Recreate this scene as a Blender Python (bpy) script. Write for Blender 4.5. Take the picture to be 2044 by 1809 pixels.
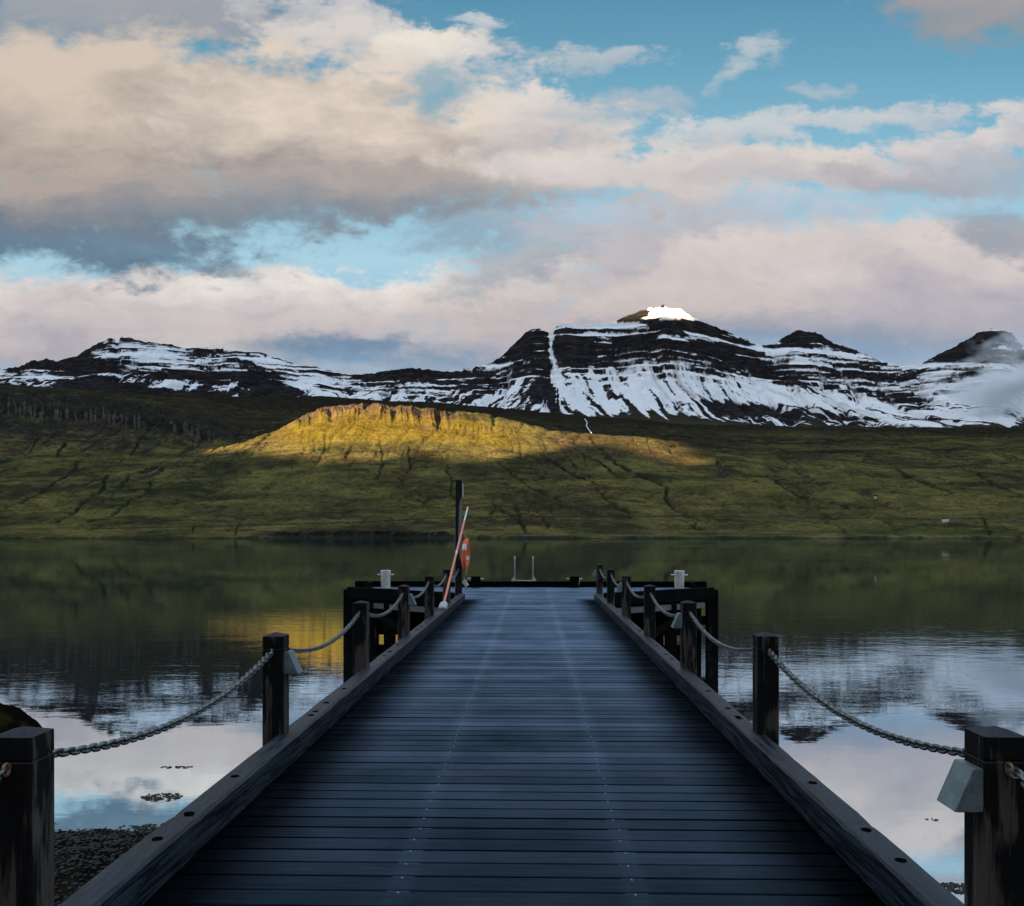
import bpy, bmesh, math, random
import numpy as np
from mathutils import Vector, Matrix
random.seed(7)
for o in list(bpy.data.objects): bpy.data.objects.remove(o)
SC = bpy.context.scene; COL = SC.collection
R = math.radians

# ------------------------------------------------------------------ camera, exposure
FOC = 1700.0            # focal length in units of a 2044-wide frame
EYE = 1.56              # eye above the deck (deck top is z = 0)
PSI = math.atan(41/1700)
WATER = -1.60
cam = bpy.data.cameras.new('camera'); cam_o = bpy.data.objects.new('camera', cam); COL.objects.link(cam_o)
cam.sensor_fit = 'HORIZONTAL'; cam.sensor_width = 36.0; cam.lens = 36.0*FOC/2044
cam.shift_y = -(904.5-1071)/2044*1.0
cam.clip_start = 0.05; cam.clip_end = 60000
cam_o.location = (0, 0, EYE); cam_o.rotation_euler = (R(90), 0, PSI)
SC.camera = cam_o
SC.view_settings.view_transform = 'Standard'; SC.view_settings.look = 'None'
SC.view_settings.gamma = 1.0; SC.view_settings.exposure = 1.5
EXPF = 2**1.5
SC.cycles.max_bounces = 8; SC.cycles.diffuse_bounces = 3; SC.cycles.glossy_bounces = 4
SC.cycles.transparent_max_bounces = 8; SC.cycles.volume_bounces = 5
SC.cycles.volume_max_steps = 64

def lin(c):
    out = []
    for v in c:
        v = v/255.0
        out.append(v/12.92 if v <= 0.04045 else ((v+0.055)/1.055)**2.4)
    return tuple(out)

# ------------------------------------------------------------------ sun
SUN_EL = R(9.0); SUN_AZ = R(30.0)       # the light travels towards +Y turned 30 deg to +X, and down
LD = Vector((math.sin(SUN_AZ)*math.cos(SUN_EL), math.cos(SUN_AZ)*math.cos(SUN_EL), -math.sin(SUN_EL)))
sun = bpy.data.lights.new('sun', 'SUN'); sun.energy = 5.0; sun.angle = R(0.5); sun.color = (1.0, 0.68, 0.34)
sun_o = bpy.data.objects.new('sun', sun); COL.objects.link(sun_o)
sun_o.rotation_euler = LD.to_track_quat('-Z', 'Y').to_euler()
sun_o.location = (-40, -70, 60)

# ------------------------------------------------------------------ node helpers
class NT:
    def __init__(s, tree): s.t = tree; s.n = tree.nodes; s.l = tree.links
    def new(s, kind, **kw):
        n = s.n.new(kind)
        for k, v in kw.items(): setattr(n, k, v)
        return n
    def put(s, sock, v):
        if v is None: return
        if hasattr(v, 'links') or isinstance(v, bpy.types.NodeSocket): s.l.new(v, sock)
        else:
            if isinstance(v, (tuple, list)) and len(v) == 3 and sock.type == 'RGBA': v = (*v, 1)
            sock.default_value = v
    def math(s, op, a, b=None, c=None, clamp=False):
        n = s.new('ShaderNodeMath', operation=op, use_clamp=clamp)
        s.put(n.inputs[0], a); s.put(n.inputs[1], b); s.put(n.inputs[2], c)
        return n.outputs[0]
    def vmath(s, op, a, b=None, out=0):
        n = s.new('ShaderNodeVectorMath', operation=op)
        s.put(n.inputs[0], a); s.put(n.inputs[1], b)
        return n.outputs[out]
    def dot(s, a, b):
        n = s.new('ShaderNodeVectorMath', operation='DOT_PRODUCT'); s.put(n.inputs[0], a); s.put(n.inputs[1], b)
        return n.outputs['Value']
    def comb(s, x, y, z=0.0):
        n = s.new('ShaderNodeCombineXYZ'); s.put(n.inputs[0], x); s.put(n.inputs[1], y); s.put(n.inputs[2], z)
        return n.outputs[0]
    def sep(s, v):
        n = s.new('ShaderNodeSeparateXYZ'); s.put(n.inputs[0], v); return n.outputs
    def noise(s, v, scale=5, detail=4, rough=0.5, dist=0.0, dim='3D', color=False, w=None):
        n = s.new('ShaderNodeTexNoise', noise_dimensions=dim)
        s.put(n.inputs['Vector'], v); s.put(n.inputs['Scale'], scale); s.put(n.inputs['Detail'], detail)
        s.put(n.inputs['Roughness'], rough); s.put(n.inputs['Distortion'], dist)
        if w is not None: s.put(n.inputs['W'], w)
        return n.outputs['Color' if color else 'Fac']
    def mix(s, f, a, b, blend='MIX', clamp=True):
        n = s.new('ShaderNodeMix', data_type='RGBA', blend_type=blend, clamp_factor=clamp)
        s.put(n.inputs[0], f); s.put(n.inputs[6], a); s.put(n.inputs[7], b)
        return n.outputs[2]
    def fmix(s, f, a, b):
        n = s.new('ShaderNodeMix', data_type='FLOAT')
        s.put(n.inputs[0], f); s.put(n.inputs[2], a); s.put(n.inputs[3], b)
        return n.outputs[0]
    def rng(s, v, a, b, c=0.0, d=1.0, smooth=False):
        n = s.new('ShaderNodeMapRange', interpolation_type='SMOOTHSTEP' if smooth else 'LINEAR', clamp=True)
        s.put(n.inputs[0], v); s.put(n.inputs[1], a); s.put(n.inputs[2], b); s.put(n.inputs[3], c); s.put(n.inputs[4], d)
        return n.outputs[0]
    def ramp(s, f, stops):
        n = s.new('ShaderNodeValToRGB'); cr = n.color_ramp
        while len(cr.elements) < len(stops): cr.elements.new(0.5)
        for e, (p, c) in zip(cr.elements, stops):
            e.position = p; e.color = (*c, 1) if len(c) == 3 else c
        s.put(n.inputs[0], f); return n.outputs[0]

# ------------------------------------------------------------------ world: clear sky with cloud layers laid on by direction
world = bpy.data.worlds.new('World'); SC.world = world; world.use_nodes = True
w = NT(world.node_tree); w.n.clear()
geo = w.new('ShaderNodeTexCoord').outputs['Generated']
right = (math.cos(PSI), math.sin(PSI), 0); fwd = (-math.sin(PSI), math.cos(PSI), 0)
dx = w.dot(geo, right); dy = w.dot(geo, fwd); dz = w.sep(geo)[2]
dyc = w.math('MAXIMUM', dy, 0.12)
uu = w.math('DIVIDE', dx, dyc); ww = w.math('DIVIDE', dz, dyc)
PX = w.math('ADD', w.math('MULTIPLY', uu, 1.7), 1.022)          # azimuth coordinate
PY = w.math('SUBTRACT', 1.071, w.math('MULTIPLY', ww, 1.7))     # height coordinate, down from the zenith side
P0 = w.comb(PX, PY, 0.0)
Ps = w.vmath('MULTIPLY', P0, (1.0, 1.9, 1.0))
wa = w.vmath('SUBTRACT', w.noise(Ps, 2.6, 2, 0.5, color=True, dim='2D'), (0.5, 0.5, 0.5))
wb = w.vmath('SUBTRACT', w.noise(Ps, 11.0, 4, 0.66, color=True, dim='2D'), (0.5, 0.5, 0.5))
P1 = w.vmath('ADD', P0, w.vmath('MULTIPLY', wa, (0.15, 0.08, 0)))
P1 = w.vmath('ADD', P1, w.vmath('MULTIPLY', wb, (0.085, 0.055, 0)))
nA = w.noise(Ps, 6.0, 6, 0.60, 0.25, dim='2D')      # billow
nB = w.noise(Ps, 19.0, 4, 0.62, 0.0, dim='2D')
nC = w.noise(w.vmath('MULTIPLY', P1, (1.0, 2.3, 1.0)), 4.2, 4, 0.58, dim='2D')
edge = w.math('ADD', w.math('MULTIPLY', w.math('SUBTRACT', nA, 0.5), 2.2), w.math('MULTIPLY', w.math('SUBTRACT', nB, 0.5), 1.0))
shadeN = w.math('ADD', w.math('MULTIPLY', w.math('SUBTRACT', nC, 0.5), 1.9), w.math('MULTIPLY', w.math('SUBTRACT', nA, 0.5), 0.9))

sky = w.new('ShaderNodeTexSky', sky_type='NISHITA', sun_disc=False)
sky.sun_elevation = SUN_EL; sky.sun_rotation = math.pi + SUN_AZ     # the sun stands behind the camera
sky.air_density = 1.0; sky.dust_density = 0.6; sky.ozone_density = 2.0
nish = w.mix(1.0, sky.outputs[0], (0.085, 0.085, 0.085), 'MULTIPLY')
def L(c): return tuple(v/EXPF for v in lin(c))
clear = w.ramp(w.rng(PY, 0.0, 1.0), [(0.0, L((84,144,172))), (0.13, L((103,161,186))), (0.28, L((128,182,203))), (0.45, L((160,202,219))),
                 (0.52, L((174,212,226))), (0.68, L((140,176,203))), (0.80, L((150,180,205)))])
clear = w.mix(0.12, clear, nish)

# one cloud layer: warped ellipse, lit top, darker base
g = bpy.data.node_groups.new('cloud_layer', 'ShaderNodeTree')
itf = g.interface
for nm, ty in (('Prev','NodeSocketColor'),('P','NodeSocketVector'),('Edge','NodeSocketFloat'),('Shade','NodeSocketFloat'),('Centre','NodeSocketVector'),
               ('InvR','NodeSocketVector'),('Rot','NodeSocketFloat'),('Soft','NodeSocketFloat'),('Opacity','NodeSocketFloat'),('Rough','NodeSocketFloat'),
               ('Top','NodeSocketColor'),('Base','NodeSocketColor')):
    itf.new_socket(nm, in_out='INPUT', socket_type=ty)
itf.new_socket('Color', in_out='OUTPUT', socket_type='NodeSocketColor')
G = NT(g); gi = G.new('NodeGroupInput').outputs; go = G.new('NodeGroupOutput')
q = G.vmath('SUBTRACT', gi['P'], gi['Centre'])
vr = G.new('ShaderNodeVectorRotate', rotation_type='Z_AXIS'); G.put(vr.inputs['Vector'], q); G.put(vr.inputs['Angle'], gi['Rot'])
q = G.vmath('MULTIPLY', vr.outputs[0], gi['InvR'])
d = G.vmath('LENGTH', q, out='Value')
d = G.math('ADD', d, G.math('MULTIPLY', gi['Edge'], gi['Rough']))
mk = G.math('MULTIPLY', G.rng(d, G.math('ADD', 1.0, gi['Soft']), G.math('SUBTRACT', 1.0, gi['Soft']), 0, 1, True), gi['Opacity'])
tt = G.math('ADD', G.math('MULTIPLY', G.sep(q)[1], 0.62), G.math('ADD', 0.47, G.math('MULTIPLY', gi['Shade'], 0.75)), clamp=True)
cc = G.mix(tt, gi['Top'], gi['Base'])
G.l.new(G.mix(mk, gi['Prev'], cc), go.inputs['Color'])

LAYERS = [ # cx, cy, rx, ry, rot, soft, opacity, rough, top, base
 (1.50,.72,1.20,.085,0, .45,.75,.5,(176,178,190),(160,172,190)),
 (0.10,.655,.75,.095,0, .30,1.0,.7,(223,214,208),(174,170,178)),
 (0.33,.59,.16,.040,0, .35,.95,1.1,(238,230,222),(196,188,190)),
 (0.62,.60,.42,.060,.03,.30,1.0,.9,(236,229,222),(184,178,184)),
 (0.98,.585,.22,.062,-.15,.35,.9,.9,(232,222,214),(190,182,186)),
 (0.60,.66,.60,.034,0,.5,.85,.6,(206,196,194),(184,178,184)),
 (0.80,.705,.30,.032,.04,.45,.95,.4,(112,138,164),(124,156,184)),
 (1.16,.66,.30,.060,-.1,.5,.85,.7,(214,203,198),(180,176,184)),
 (1.52,.565,.58,.125,-.05,.30,1.0,.6,(219,208,202),(190,180,180)),
 (1.98,.565,.42,.105,.05,.25,1.0,.6,(216,206,203),(176,172,182)),
 (1.62,.655,.42,.036,.03,.5,.85,.6,(164,164,178),(136,152,174)),
 (1.95,.655,.35,.050,.05,.5,.80,.6,(186,180,188),(150,160,178)),
 (1.55,.695,.36,.028,.03,.5,.8,.7,(132,158,184),(142,170,196)),
 (2.02,.47,.10,.050,.4,.45,.75,.8,(150,158,170),(128,142,160)),
 (1.25,.49,.16,.050,-.35,.5,.85,.9,(196,190,194),(176,174,182)),
 (1.03,.50,.12,.055,-.55,.6,.60,1.1,(150,165,180),(130,152,172)),
 (0.93,.45,.14,.050,-.2,.6,.65,1.0,(148,162,176),(132,152,170)),
 (1.40,.42,.36,.050,-.08,.5,.75,.9,(200,203,212),(180,186,198)),
 (1.75,.40,.30,.030,0,.6,.40,.9,(192,204,216),(176,194,212)),
 (0.10,.475,.36,.060,.08,.45,.95,1.0,(112,134,152),(92,118,140)),
 (0.38,.525,.14,.018,.2,.6,.5,1.0,(120,146,166),(110,138,160)),
 (0.30,.03,.40,.065,0,.45,.85,1.0,(176,170,172),(150,154,164)),
 (0.06,.03,.12,.050,0,.5,.55,1.0,(150,160,170),(140,156,168)),
 (0.66,.045,.18,.052,.25,.40,.85,1.2,(206,204,204),(176,180,186)),
 (0.78,.10,.24,.048,.08,.40,.90,1.1,(218,212,206),(190,190,192)),
 (0.86,.105,.10,.036,.1,.35,.95,.9,(236,228,216),(216,208,202)),
 (0.98,.14,.08,.030,.3,.5,.6,1.2,(196,200,206),(176,186,196)),
 (1.07,.30,.34,.105,.18,.35,.95,.85,(216,209,204),(178,172,174)),
 (1.02,.225,.14,.070,.1,.40,.95,1.0,(226,218,211),(200,194,192)),
 (0.20,.235,.52,.165,.02,.26,1.0,.38,(212,197,182),(162,151,146)),
 (0.66,.265,.36,.155,.06,.26,1.0,.42,(228,213,198),(158,150,148)),
 (0.10,.405,.58,.050,.03,.45,.92,.5,(178,164,156),(116,122,134)),
 (0.70,.385,.44,.050,.0,.45,.90,.6,(178,168,163),(138,146,156)),
 (0.45,.425,.44,.030,0,.5,.60,.8,(146,146,152),(118,136,150)),
 (0.885,.185,.055,.045,.2,.6,.7,1.2,(110,164,187),(112,168,190)),
 (1.32,.345,.30,.055,.04,.40,.95,.9,(222,213,207),(200,194,194)),
 (1.62,.335,.34,.042,0,.40,.95,1.0,(224,214,206),(192,188,192)),
 (1.47,.275,.14,.032,-.05,.45,.80,1.1,(212,212,212),(186,192,200)),
 (1.80,.355,.13,.030,.0,.55,.75,1.0,(182,176,180),(166,168,178)),
 (1.92,.29,.16,.040,-.1,.40,.90,1.1,(216,208,206),(180,182,190)),
 (1.99,.25,.10,.030,-.45,.40,.85,1.0,(222,214,210),(190,190,198)),
 (2.04,.34,.16,.045,0,.5,.75,1.0,(178,186,196),(160,172,186)),
 (1.86,.228,.085,.018,0,.40,.70,1.1,(210,206,206),(180,190,198)),
 (1.19,.114,.10,.024,-.02,.45,.72,1.3,(202,202,204),(168,184,194)),
 (1.24,.205,.13,.026,0,.55,.55,1.2,(190,192,196),(166,182,194)),
 (1.455,.14,.060,.030,-.7,.5,.60,1.3,(196,200,204),(160,182,194)),
 (0.93,.048,.070,.015,0,.45,.80,1.2,(206,208,212),(168,186,198)),
 (1.65,.186,.045,.016,0,.6,.75,.8,(184,194,200),(160,184,196)),
 (1.67,.232,.12,.016,-.05,.55,.85,.8,(212,210,210),(182,196,204)),
 (1.44,.165,.05,.016,-.6,.6,.6,.9,(200,204,206),(168,188,198)),
 (1.48,.108,.035,.016,-.2,.6,.7,.9,(206,208,208),(168,188,198)),
 (1.80,.215,.05,.012,-.1,.6,.6,.9,(206,206,208),(178,194,204)),
 (1.98,.01,.24,.075,.1,.45,.85,.8,(176,162,158),(150,152,156)),
]
prev = clear
for (cx, cy, rx, ry, rot, soft, op, rough, top, base) in LAYERS:
    n = w.new('ShaderNodeGroup'); n.node_tree = g
    i = n.inputs
    w.put(i['Prev'], prev); w.put(i['P'], P1); w.put(i['Edge'], edge); w.put(i['Shade'], shadeN)
    i['Centre'].default_value = (cx, cy, 0); i['InvR'].default_value = (1/rx, 1/ry, 0)
    i['Rot'].default_value = -rot; i['Soft'].default_value = soft; i['Opacity'].default_value = op; i['Rough'].default_value = rough
    i['Top'].default_value = (*L(top), 1); i['Base'].default_value = (*L(base), 1)
    prev = n.outputs[0]
# the rest of the sky round about: broken bright cloud over the clear sky
nz = w.noise(w.vmath('MULTIPLY', geo, (1, 1, 2.2)), 2.4, 4, 0.58)
rest = w.mix(w.rng(nz, 0.42, 0.66, 0, 1, True), w.mix(0.35, L((104,160,196)), nish), tuple(1.75*v for v in L((222,219,219))))
rest = w.vmath('MULTIPLY', rest, w.comb(*[w.rng(dz, .0, .85, .55, 1.45)]*3))
front = w.math('MULTIPLY', w.rng(dy, 0.30, 0.52, 0, 1, True), w.rng(ww, 1.3, 0.75, 0, 1, True))
skyc = w.mix(front, rest, prev)
bg = w.new('ShaderNodeBackground'); w.put(bg.inputs[0], skyc); bg.inputs[1].default_value = 1.0
w.l.new(bg.outputs[0], w.new('ShaderNodeOutputWorld').inputs[0])

world.cycles.sampling_method = 'MANUAL'; world.cycles.sample_map_resolution = 512

# ------------------------------------------------------------------ object helpers
def ray(px, py):                       # a sight line of the photograph, in world axes (unit forward depth)
    a = (px-1022)/FOC; b = (1071-py)/FOC
    return Vector((a*math.cos(PSI)-math.sin(PSI), a*math.sin(PSI)+math.cos(PSI), b))
def tag(o, label=None, cat=None, group=None, kind=None):
    if label: o['label'] = label
    if cat: o['category'] = cat
    if group: o['group'] = group
    if kind: o['kind'] = kind
    return o
def link(name, me, mat=None, parent=None, smooth=False):
    o = bpy.data.objects.new(name, me); COL.objects.link(o)
    if mat: me.materials.append(mat)
    if parent: o.parent = parent
    if smooth:
        me.polygons.foreach_set('use_smooth', [True]*len(me.polygons))
    return o
def empty(name, loc=(0,0,0), rz=0):
    o = bpy.data.objects.new(name, None); COL.objects.link(o); o.location = loc; o.rotation_euler = (0,0,rz)
    o.empty_display_size = 0.2
    return o
class MB:
    def __init__(s): s.v = []; s.f = []; s.sm = []
    def add(s, vs, fs, smooth=False):
        k = len(s.v); s.v += [tuple(v) for v in vs]; s.f += [tuple(i+k for i in f) for f in fs]; s.sm += [smooth]*len(fs)
    def hexa(s, c8):
        s.add(c8, [(0,3,2,1),(4,5,6,7),(0,1,5,4),(1,2,6,5),(2,3,7,6),(3,0,4,7)])
    def box(s, x0, x1, y0, y1, z0, z1, bev=0.0):
        if bev <= 0:
            s.hexa([(x0,y0,z0),(x1,y0,z0),(x1,y1,z0),(x0,y1,z0),(x0,y0,z1),(x1,y0,z1),(x1,y1,z1),(x0,y1,z1)]); return
        bm = bmesh.new(); bmesh.ops.create_cube(bm, size=1)
        for v in bm.verts:
            v.co = Vector((x0+(v.co.x+.5)*(x1-x0), y0+(v.co.y+.5)*(y1-y0), z0+(v.co.z+.5)*(z1-z0)))
        bmesh.ops.bevel(bm, geom=bm.edges[:], offset=bev, segments=2, affect='EDGES', profile=0.6)
        s.frombm(bm)
    def frombm(s, bm, smooth=False):
        bm.verts.index_update()
        s.add([v.co for v in bm.verts], [[v.index for v in f.verts] for f in bm.faces], smooth); bm.free()
    def beam(s, a, b, wd, ht, up=(0,0,1), bev=0.0):     # a squared timber from a to b
        a = Vector(a); b = Vector(b); d = (b-a); L_ = d.length; d.normalize()
        sd = d.cross(Vector(up)).normalized(); u = sd.cross(d)
        bm = bmesh.new(); bmesh.ops.create_cube(bm, size=1)
        for v in bm.verts:
            v.co = a + d*((v.co.y+.5)*L_) + sd*(v.co.x*wd) + u*(v.co.z*ht)
        if bev: bmesh.ops.bevel(bm, geom=bm.edges[:], offset=bev, segments=2, affect='EDGES', profile=0.6)
        bmesh.ops.recalc_face_normals(bm, faces=bm.faces[:])
        s.frombm(bm)
    def tube(s, pts, r, seg=10, caps=True):
        pts = [Vector(p) for p in pts]; n = len(pts); rs = r if isinstance(r, (list, tuple)) else [r]*n
        vs = []; up = Vector((0,0,1))
        d0 = (pts[1]-pts[0]).normalized()
        if abs(d0.dot(up)) > 0.9: up = Vector((1,0,0))
        sd = d0.cross(up).normalized()
        for i, p in enumerate(pts):
            d = (pts[min(i+1,n-1)]-pts[max(i-1,0)]).normalized()
            sd = (sd - d*sd.dot(d)).normalized(); u = sd.cross(d)
            for k in range(seg):
                a = 2*math.pi*k/seg; vs.append(p + (sd*math.cos(a)+u*math.sin(a))*rs[i])
        fs = [(i*seg+k, i*seg+(k+1)%seg, (i+1)*seg+(k+1)%seg, (i+1)*seg+k) for i in range(n-1) for k in range(seg)]
        s.add(vs, fs, True)
        if caps:
            s.add(vs[:seg], [tuple(range(seg))]); s.add(vs[-seg:], [tuple(reversed(range(seg)))])
    def build(s, name, mat, parent=None):
        me = bpy.data.meshes.new(name); me.from_pydata(s.v, [], s.f); me.validate(); me.update()
        o = link(name, me, mat, parent)
        if len(me.polygons) == len(s.sm): me.polygons.foreach_set('use_smooth', s.sm)
        return o

# ------------------------------------------------------------------ numpy noise
def _h(xi, yi, seed):
    h = (xi.astype(np.int64)*374761393 + yi.astype(np.int64)*668265263 + seed*1442695041) & 0xffffffff
    h = ((h ^ (h >> 13))*1274126177) & 0xffffffff
    h = (h ^ (h >> 16)) & 0xffffff
    return h/float(0xffffff)
def vn(x, y, seed=0):
    xi = np.floor(x); yi = np.floor(y); fx = x-xi; fy = y-yi
    fx = fx*fx*fx*(fx*(fx*6-15)+10); fy = fy*fy*fy*(fy*(fy*6-15)+10)
    a = _h(xi, yi, seed); b = _h(xi+1, yi, seed); c = _h(xi, yi+1, seed); d_ = _h(xi+1, yi+1, seed)
    return (a*(1-fx)+b*fx)*(1-fy) + (c*(1-fx)+d_*fx)*fy
def fbm(x, y, octv=5, seed=0, gain=0.5):
    t = 0; a = 1; s_ = 0
    for o in range(octv):
        t = t + a*(vn(x*2**o+o*17.3, y*2**o-o*9.1, seed+o)-0.5); s_ += a; a *= gain
    return t/s_*2            # about -1..1
def ridged(x, y, octv=4, seed=0):
    t = 0; a = 1; s_ = 0
    for o in range(octv):
        t = t + a*(1-abs(2*vn(x*2**o+o*7.7, y*2**o, seed+o)-1)); s_ += a; a *= .5
    return t/s_
def sstep(v, a, b):
    t = np.clip((v-a)/(b-a), 0, 1); return t*t*(3-2*t)

def grid_mesh(name, X, Y, Z, attrs, mat):
    nr, nc = X.shape
    co = np.stack([X, Y, Z], -1).reshape(-1, 3).astype(np.float32)
    idx = np.arange(nr*nc).reshape(nr, nc)
    q = np.stack([idx[:-1,:-1], idx[:-1,1:], idx[1:,1:], idx[1:,:-1]], -1).reshape(-1, 4)
    me = bpy.data.meshes.new(name)
    me.vertices.add(nr*nc); me.vertices.foreach_set('co', co.ravel())
    me.loops.add(q.size); me.loops.foreach_set('vertex_index', q.ravel().astype(np.int32))
    me.polygons.add(len(q)); me.polygons.foreach_set('loop_start', (np.arange(len(q))*4).astype(np.int32))
    me.polygons.foreach_set('use_smooth', np.ones(len(q), dtype=bool))
    me.update(calc_edges=True)
    for k, a in attrs.items():
        if a.ndim == 3:
            at = me.attributes.new(k, 'FLOAT_COLOR', 'POINT')
            rgba = np.concatenate([a, np.ones(a.shape[:2]+(1,))], -1).astype(np.float32)
            at.data.foreach_set('color', rgba.ravel())
        else:
            at = me.attributes.new(k, 'FLOAT', 'POINT'); at.data.foreach_set('value', a.astype(np.float32).ravel())
    o = link(name, me, mat)
    return o

def px2t(px):   # X/Y of the vertical plane through the eye and image column px
    a = (px-1022)/FOC
    return (a*math.cos(PSI)-math.sin(PSI))/(a*math.sin(PSI)+math.cos(PSI))
def seg_dist(px, py, pts, asp=1.0):
    best = np.full(px.shape, 1e9)
    for (x0, y0), (x1, y1) in zip(pts[:-1], pts[1:]):
        dx_, dy_ = x1-x0, (y1-y0)*asp
        t = np.clip(((px-x0)*dx_+(py-y0)*asp*dy_)/(dx_*dx_+dy_*dy_), 0, 1)
        best = np.minimum(best, np.hypot(px-x0-t*dx_, (py-y0)*asp-t*dy_))
    return best

# ------------------------------------------------------------------ terrain materials
def terrain_mat(name, spot_scale, bump_d, amt=0.5, rough=0.9):
    m = bpy.data.materials.new(name); m.use_nodes = True; t = NT(m.node_tree); t.n.clear()
    at = t.new('ShaderNodeAttribute', attribute_name='albedo').outputs['Color']
    pos = t.new('ShaderNodeNewGeometry').outputs['Position']
    n1 = t.noise(pos, spot_scale, 5, 0.65); n2 = t.noise(t.vmath('MULTIPLY', pos, (1,1,2.5)), spot_scale*0.2, 4, 0.6)
    k = t.math('ADD', t.math('MULTIPLY', t.math('SUBTRACT', n1, 0.5), amt*2.4), t.math('MULTIPLY', t.math('SUBTRACT', n2, 0.5), amt*1.8))
    k = t.math('ADD', 1.0, k)
    c = t.vmath('MULTIPLY', at, t.comb(k, k, k))
    b = t.new('ShaderNodeBsdfDiffuse'); t.put(b.inputs[0], c); b.inputs[1].default_value = 0.4
    bp = t.new('ShaderNodeBump'); bp.inputs['Strength'].default_value = 0.9; bp.inputs['Distance'].default_value = bump_d
    t.put(bp.inputs['Height'], n1); t.l.new(bp.outputs[0], b.inputs['Normal'])
    t.l.new(b.outputs[0], t.new('ShaderNodeOutputMaterial').inputs[0])
    return m
M_hill = terrain_mat('grass_hillside', 0.11, 9.0, 0.85)
M_snowm = terrain_mat('snow_and_basalt', 0.05, 4.0, 0.10)

# ------------------------------------------------------------------ the hillside across the fjord
SY = np.array([1340,1352,1372,1420,1600,1850,2100,2250,2330,2400,2550,2800,3100,3500,3700.])
CP = { # elevation above the horizon line (in frame units at that depth) for each station, by image column
-700:[-4,1,5,12,45,100,155,172,200,230,290,300,300,296,296],
   0:[-4,1,5,12,45,105,158,172,196,232,293,302,300,294,294],
 250:[-4,1,5,12,45,108,158,170,188,215,270,284,284,284,284],
 400:[-4,1,5,12,46,108,158,168,176,190,236,268,276,280,280],
 480:[-4,1,5,12,48,108,160,188,186,182,205,240,262,278,278],
 540:[-4,3,6,14,48,108,164,208,207,200,212,238,258,279,279],
 600:[-4,5,8,15,50,110,172,228,240,236,222,235,255,280,280],
 650:[-4,6,9,16,50,112,176,238,257,254,240,238,254,278,278],
 700:[-4,7,10,16,50,112,178,240,264,262,248,240,252,274,274],
 760:[-4,7,10,16,50,112,178,238,262,260,246,240,250,270,270],
 830:[-4,6,9,16,50,112,176,232,255,253,240,238,247,268,268],
 960:[-4,3,7,15,50,110,170,222,242,240,228,234,241,258,258],
1080:[-4,1,6,14,50,108,162,202,216,214,211,220,231,246,246],
1210:[-4,1,6,14,50,105,156,188,203,202,203,212,224,238,238],
1280:[-4,1,6,14,50,104,152,180,199,199,200,210,220,234,234],
1340:[-4,1,6,14,50,102,148,172,186,192,196,207,217,229,229],
1400:[-4,1,6,14,50,100,145,163,172,178,189,202,213,225,225],
1700:[-4,1,6,14,50, 96,134,150,157,164,177,193,205,216,216],
2044:[-4,1,6,14,50, 94,130,146,153,160,174,192,204,216,216],
2750:[-4,1,6,14,50, 96,134,150,157,164,178,196,208,220,220]}
pxs = np.concatenate([np.arange(-700,-20,6.0), np.arange(-20,2064,1.6), np.arange(2064,2750,6.0)])
Yr = np.concatenate([1340+ (np.linspace(0,1,30)**1.2)*60, np.linspace(1402,2120,190), np.linspace(2124,2600,215), np.linspace(2606,3700,150)])
ks = sorted(CP); tab = np.array([CP[k] for k in ks], float)
def smooth_interp(x, xp, fp):     # monotone-ish cubic through the stations
    xp = np.asarray(xp, float); i = np.clip(np.searchsorted(xp, x)-1, 0, len(xp)-2)
    h = xp[i+1]-xp[i]; t = (x-xp[i])/h
    m = np.gradient(fp, xp); 
    return (2*t**3-3*t**2+1)*fp[i]+(t**3-2*t**2+t)*h*m[i]+(-2*t**3+3*t**2)*fp[i+1]+(t**3-t**2)*h*m[i+1]
colE = np.array([smooth_interp(pxs, ks, tab[:, j]) for j in range(len(SY))])     # stations x columns
E = np.empty((len(Yr), len(pxs)))
for c in range(len(pxs)): E[:, c] = np.interp(Yr, SY, colE[:, c])
# soften the station creases, keep the crests
K = np.array([1,2,3,2,1.]); K /= K.sum()
for _ in range(2):
    Ep = np.pad(E, ((2,2),(0,0)), 'edge'); E = sum(K[k]*Ep[k:k+len(Yr)] for k in range(5))
T = np.array([px2t(p) for p in pxs])
PXg, Yg = np.meshgrid(pxs, Yr); Tg = np.meshgrid(T, Yr)[0]; Xg = Tg*Yg
DEP = Yg*math.cos(PSI)-Xg*math.sin(PSI)
def elev(Z): return (Z-EYE)/DEP*FOC
Z = EYE + E/FOC*DEP
PYg = 1071-E
up = sstep(Yg, 1345, 1500)
wx = Xg + 60*fbm(Xg/260, Yg/260, 3, 5); 
gull = ridged(wx/95 - Yg/900, Yg/700, 4, 11)                      # gullies down the fall line
gull2 = ridged(wx/34 + Yg/1500, Yg/320, 3, 31)
big = fbm(Xg/330, Yg/200, 5, 3)
terr = fbm(Xg/420, (Z+0.03*Xg)/14, 4, 23)                         # low benches of the lava beds
Z += up*(12*big - 9*sstep(gull, .68, .98) - 4*sstep(gull2, .66, .97) + 4.0*terr + 2.6*fbm(Xg/22, Yg/14, 5, 41, .62))
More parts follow.
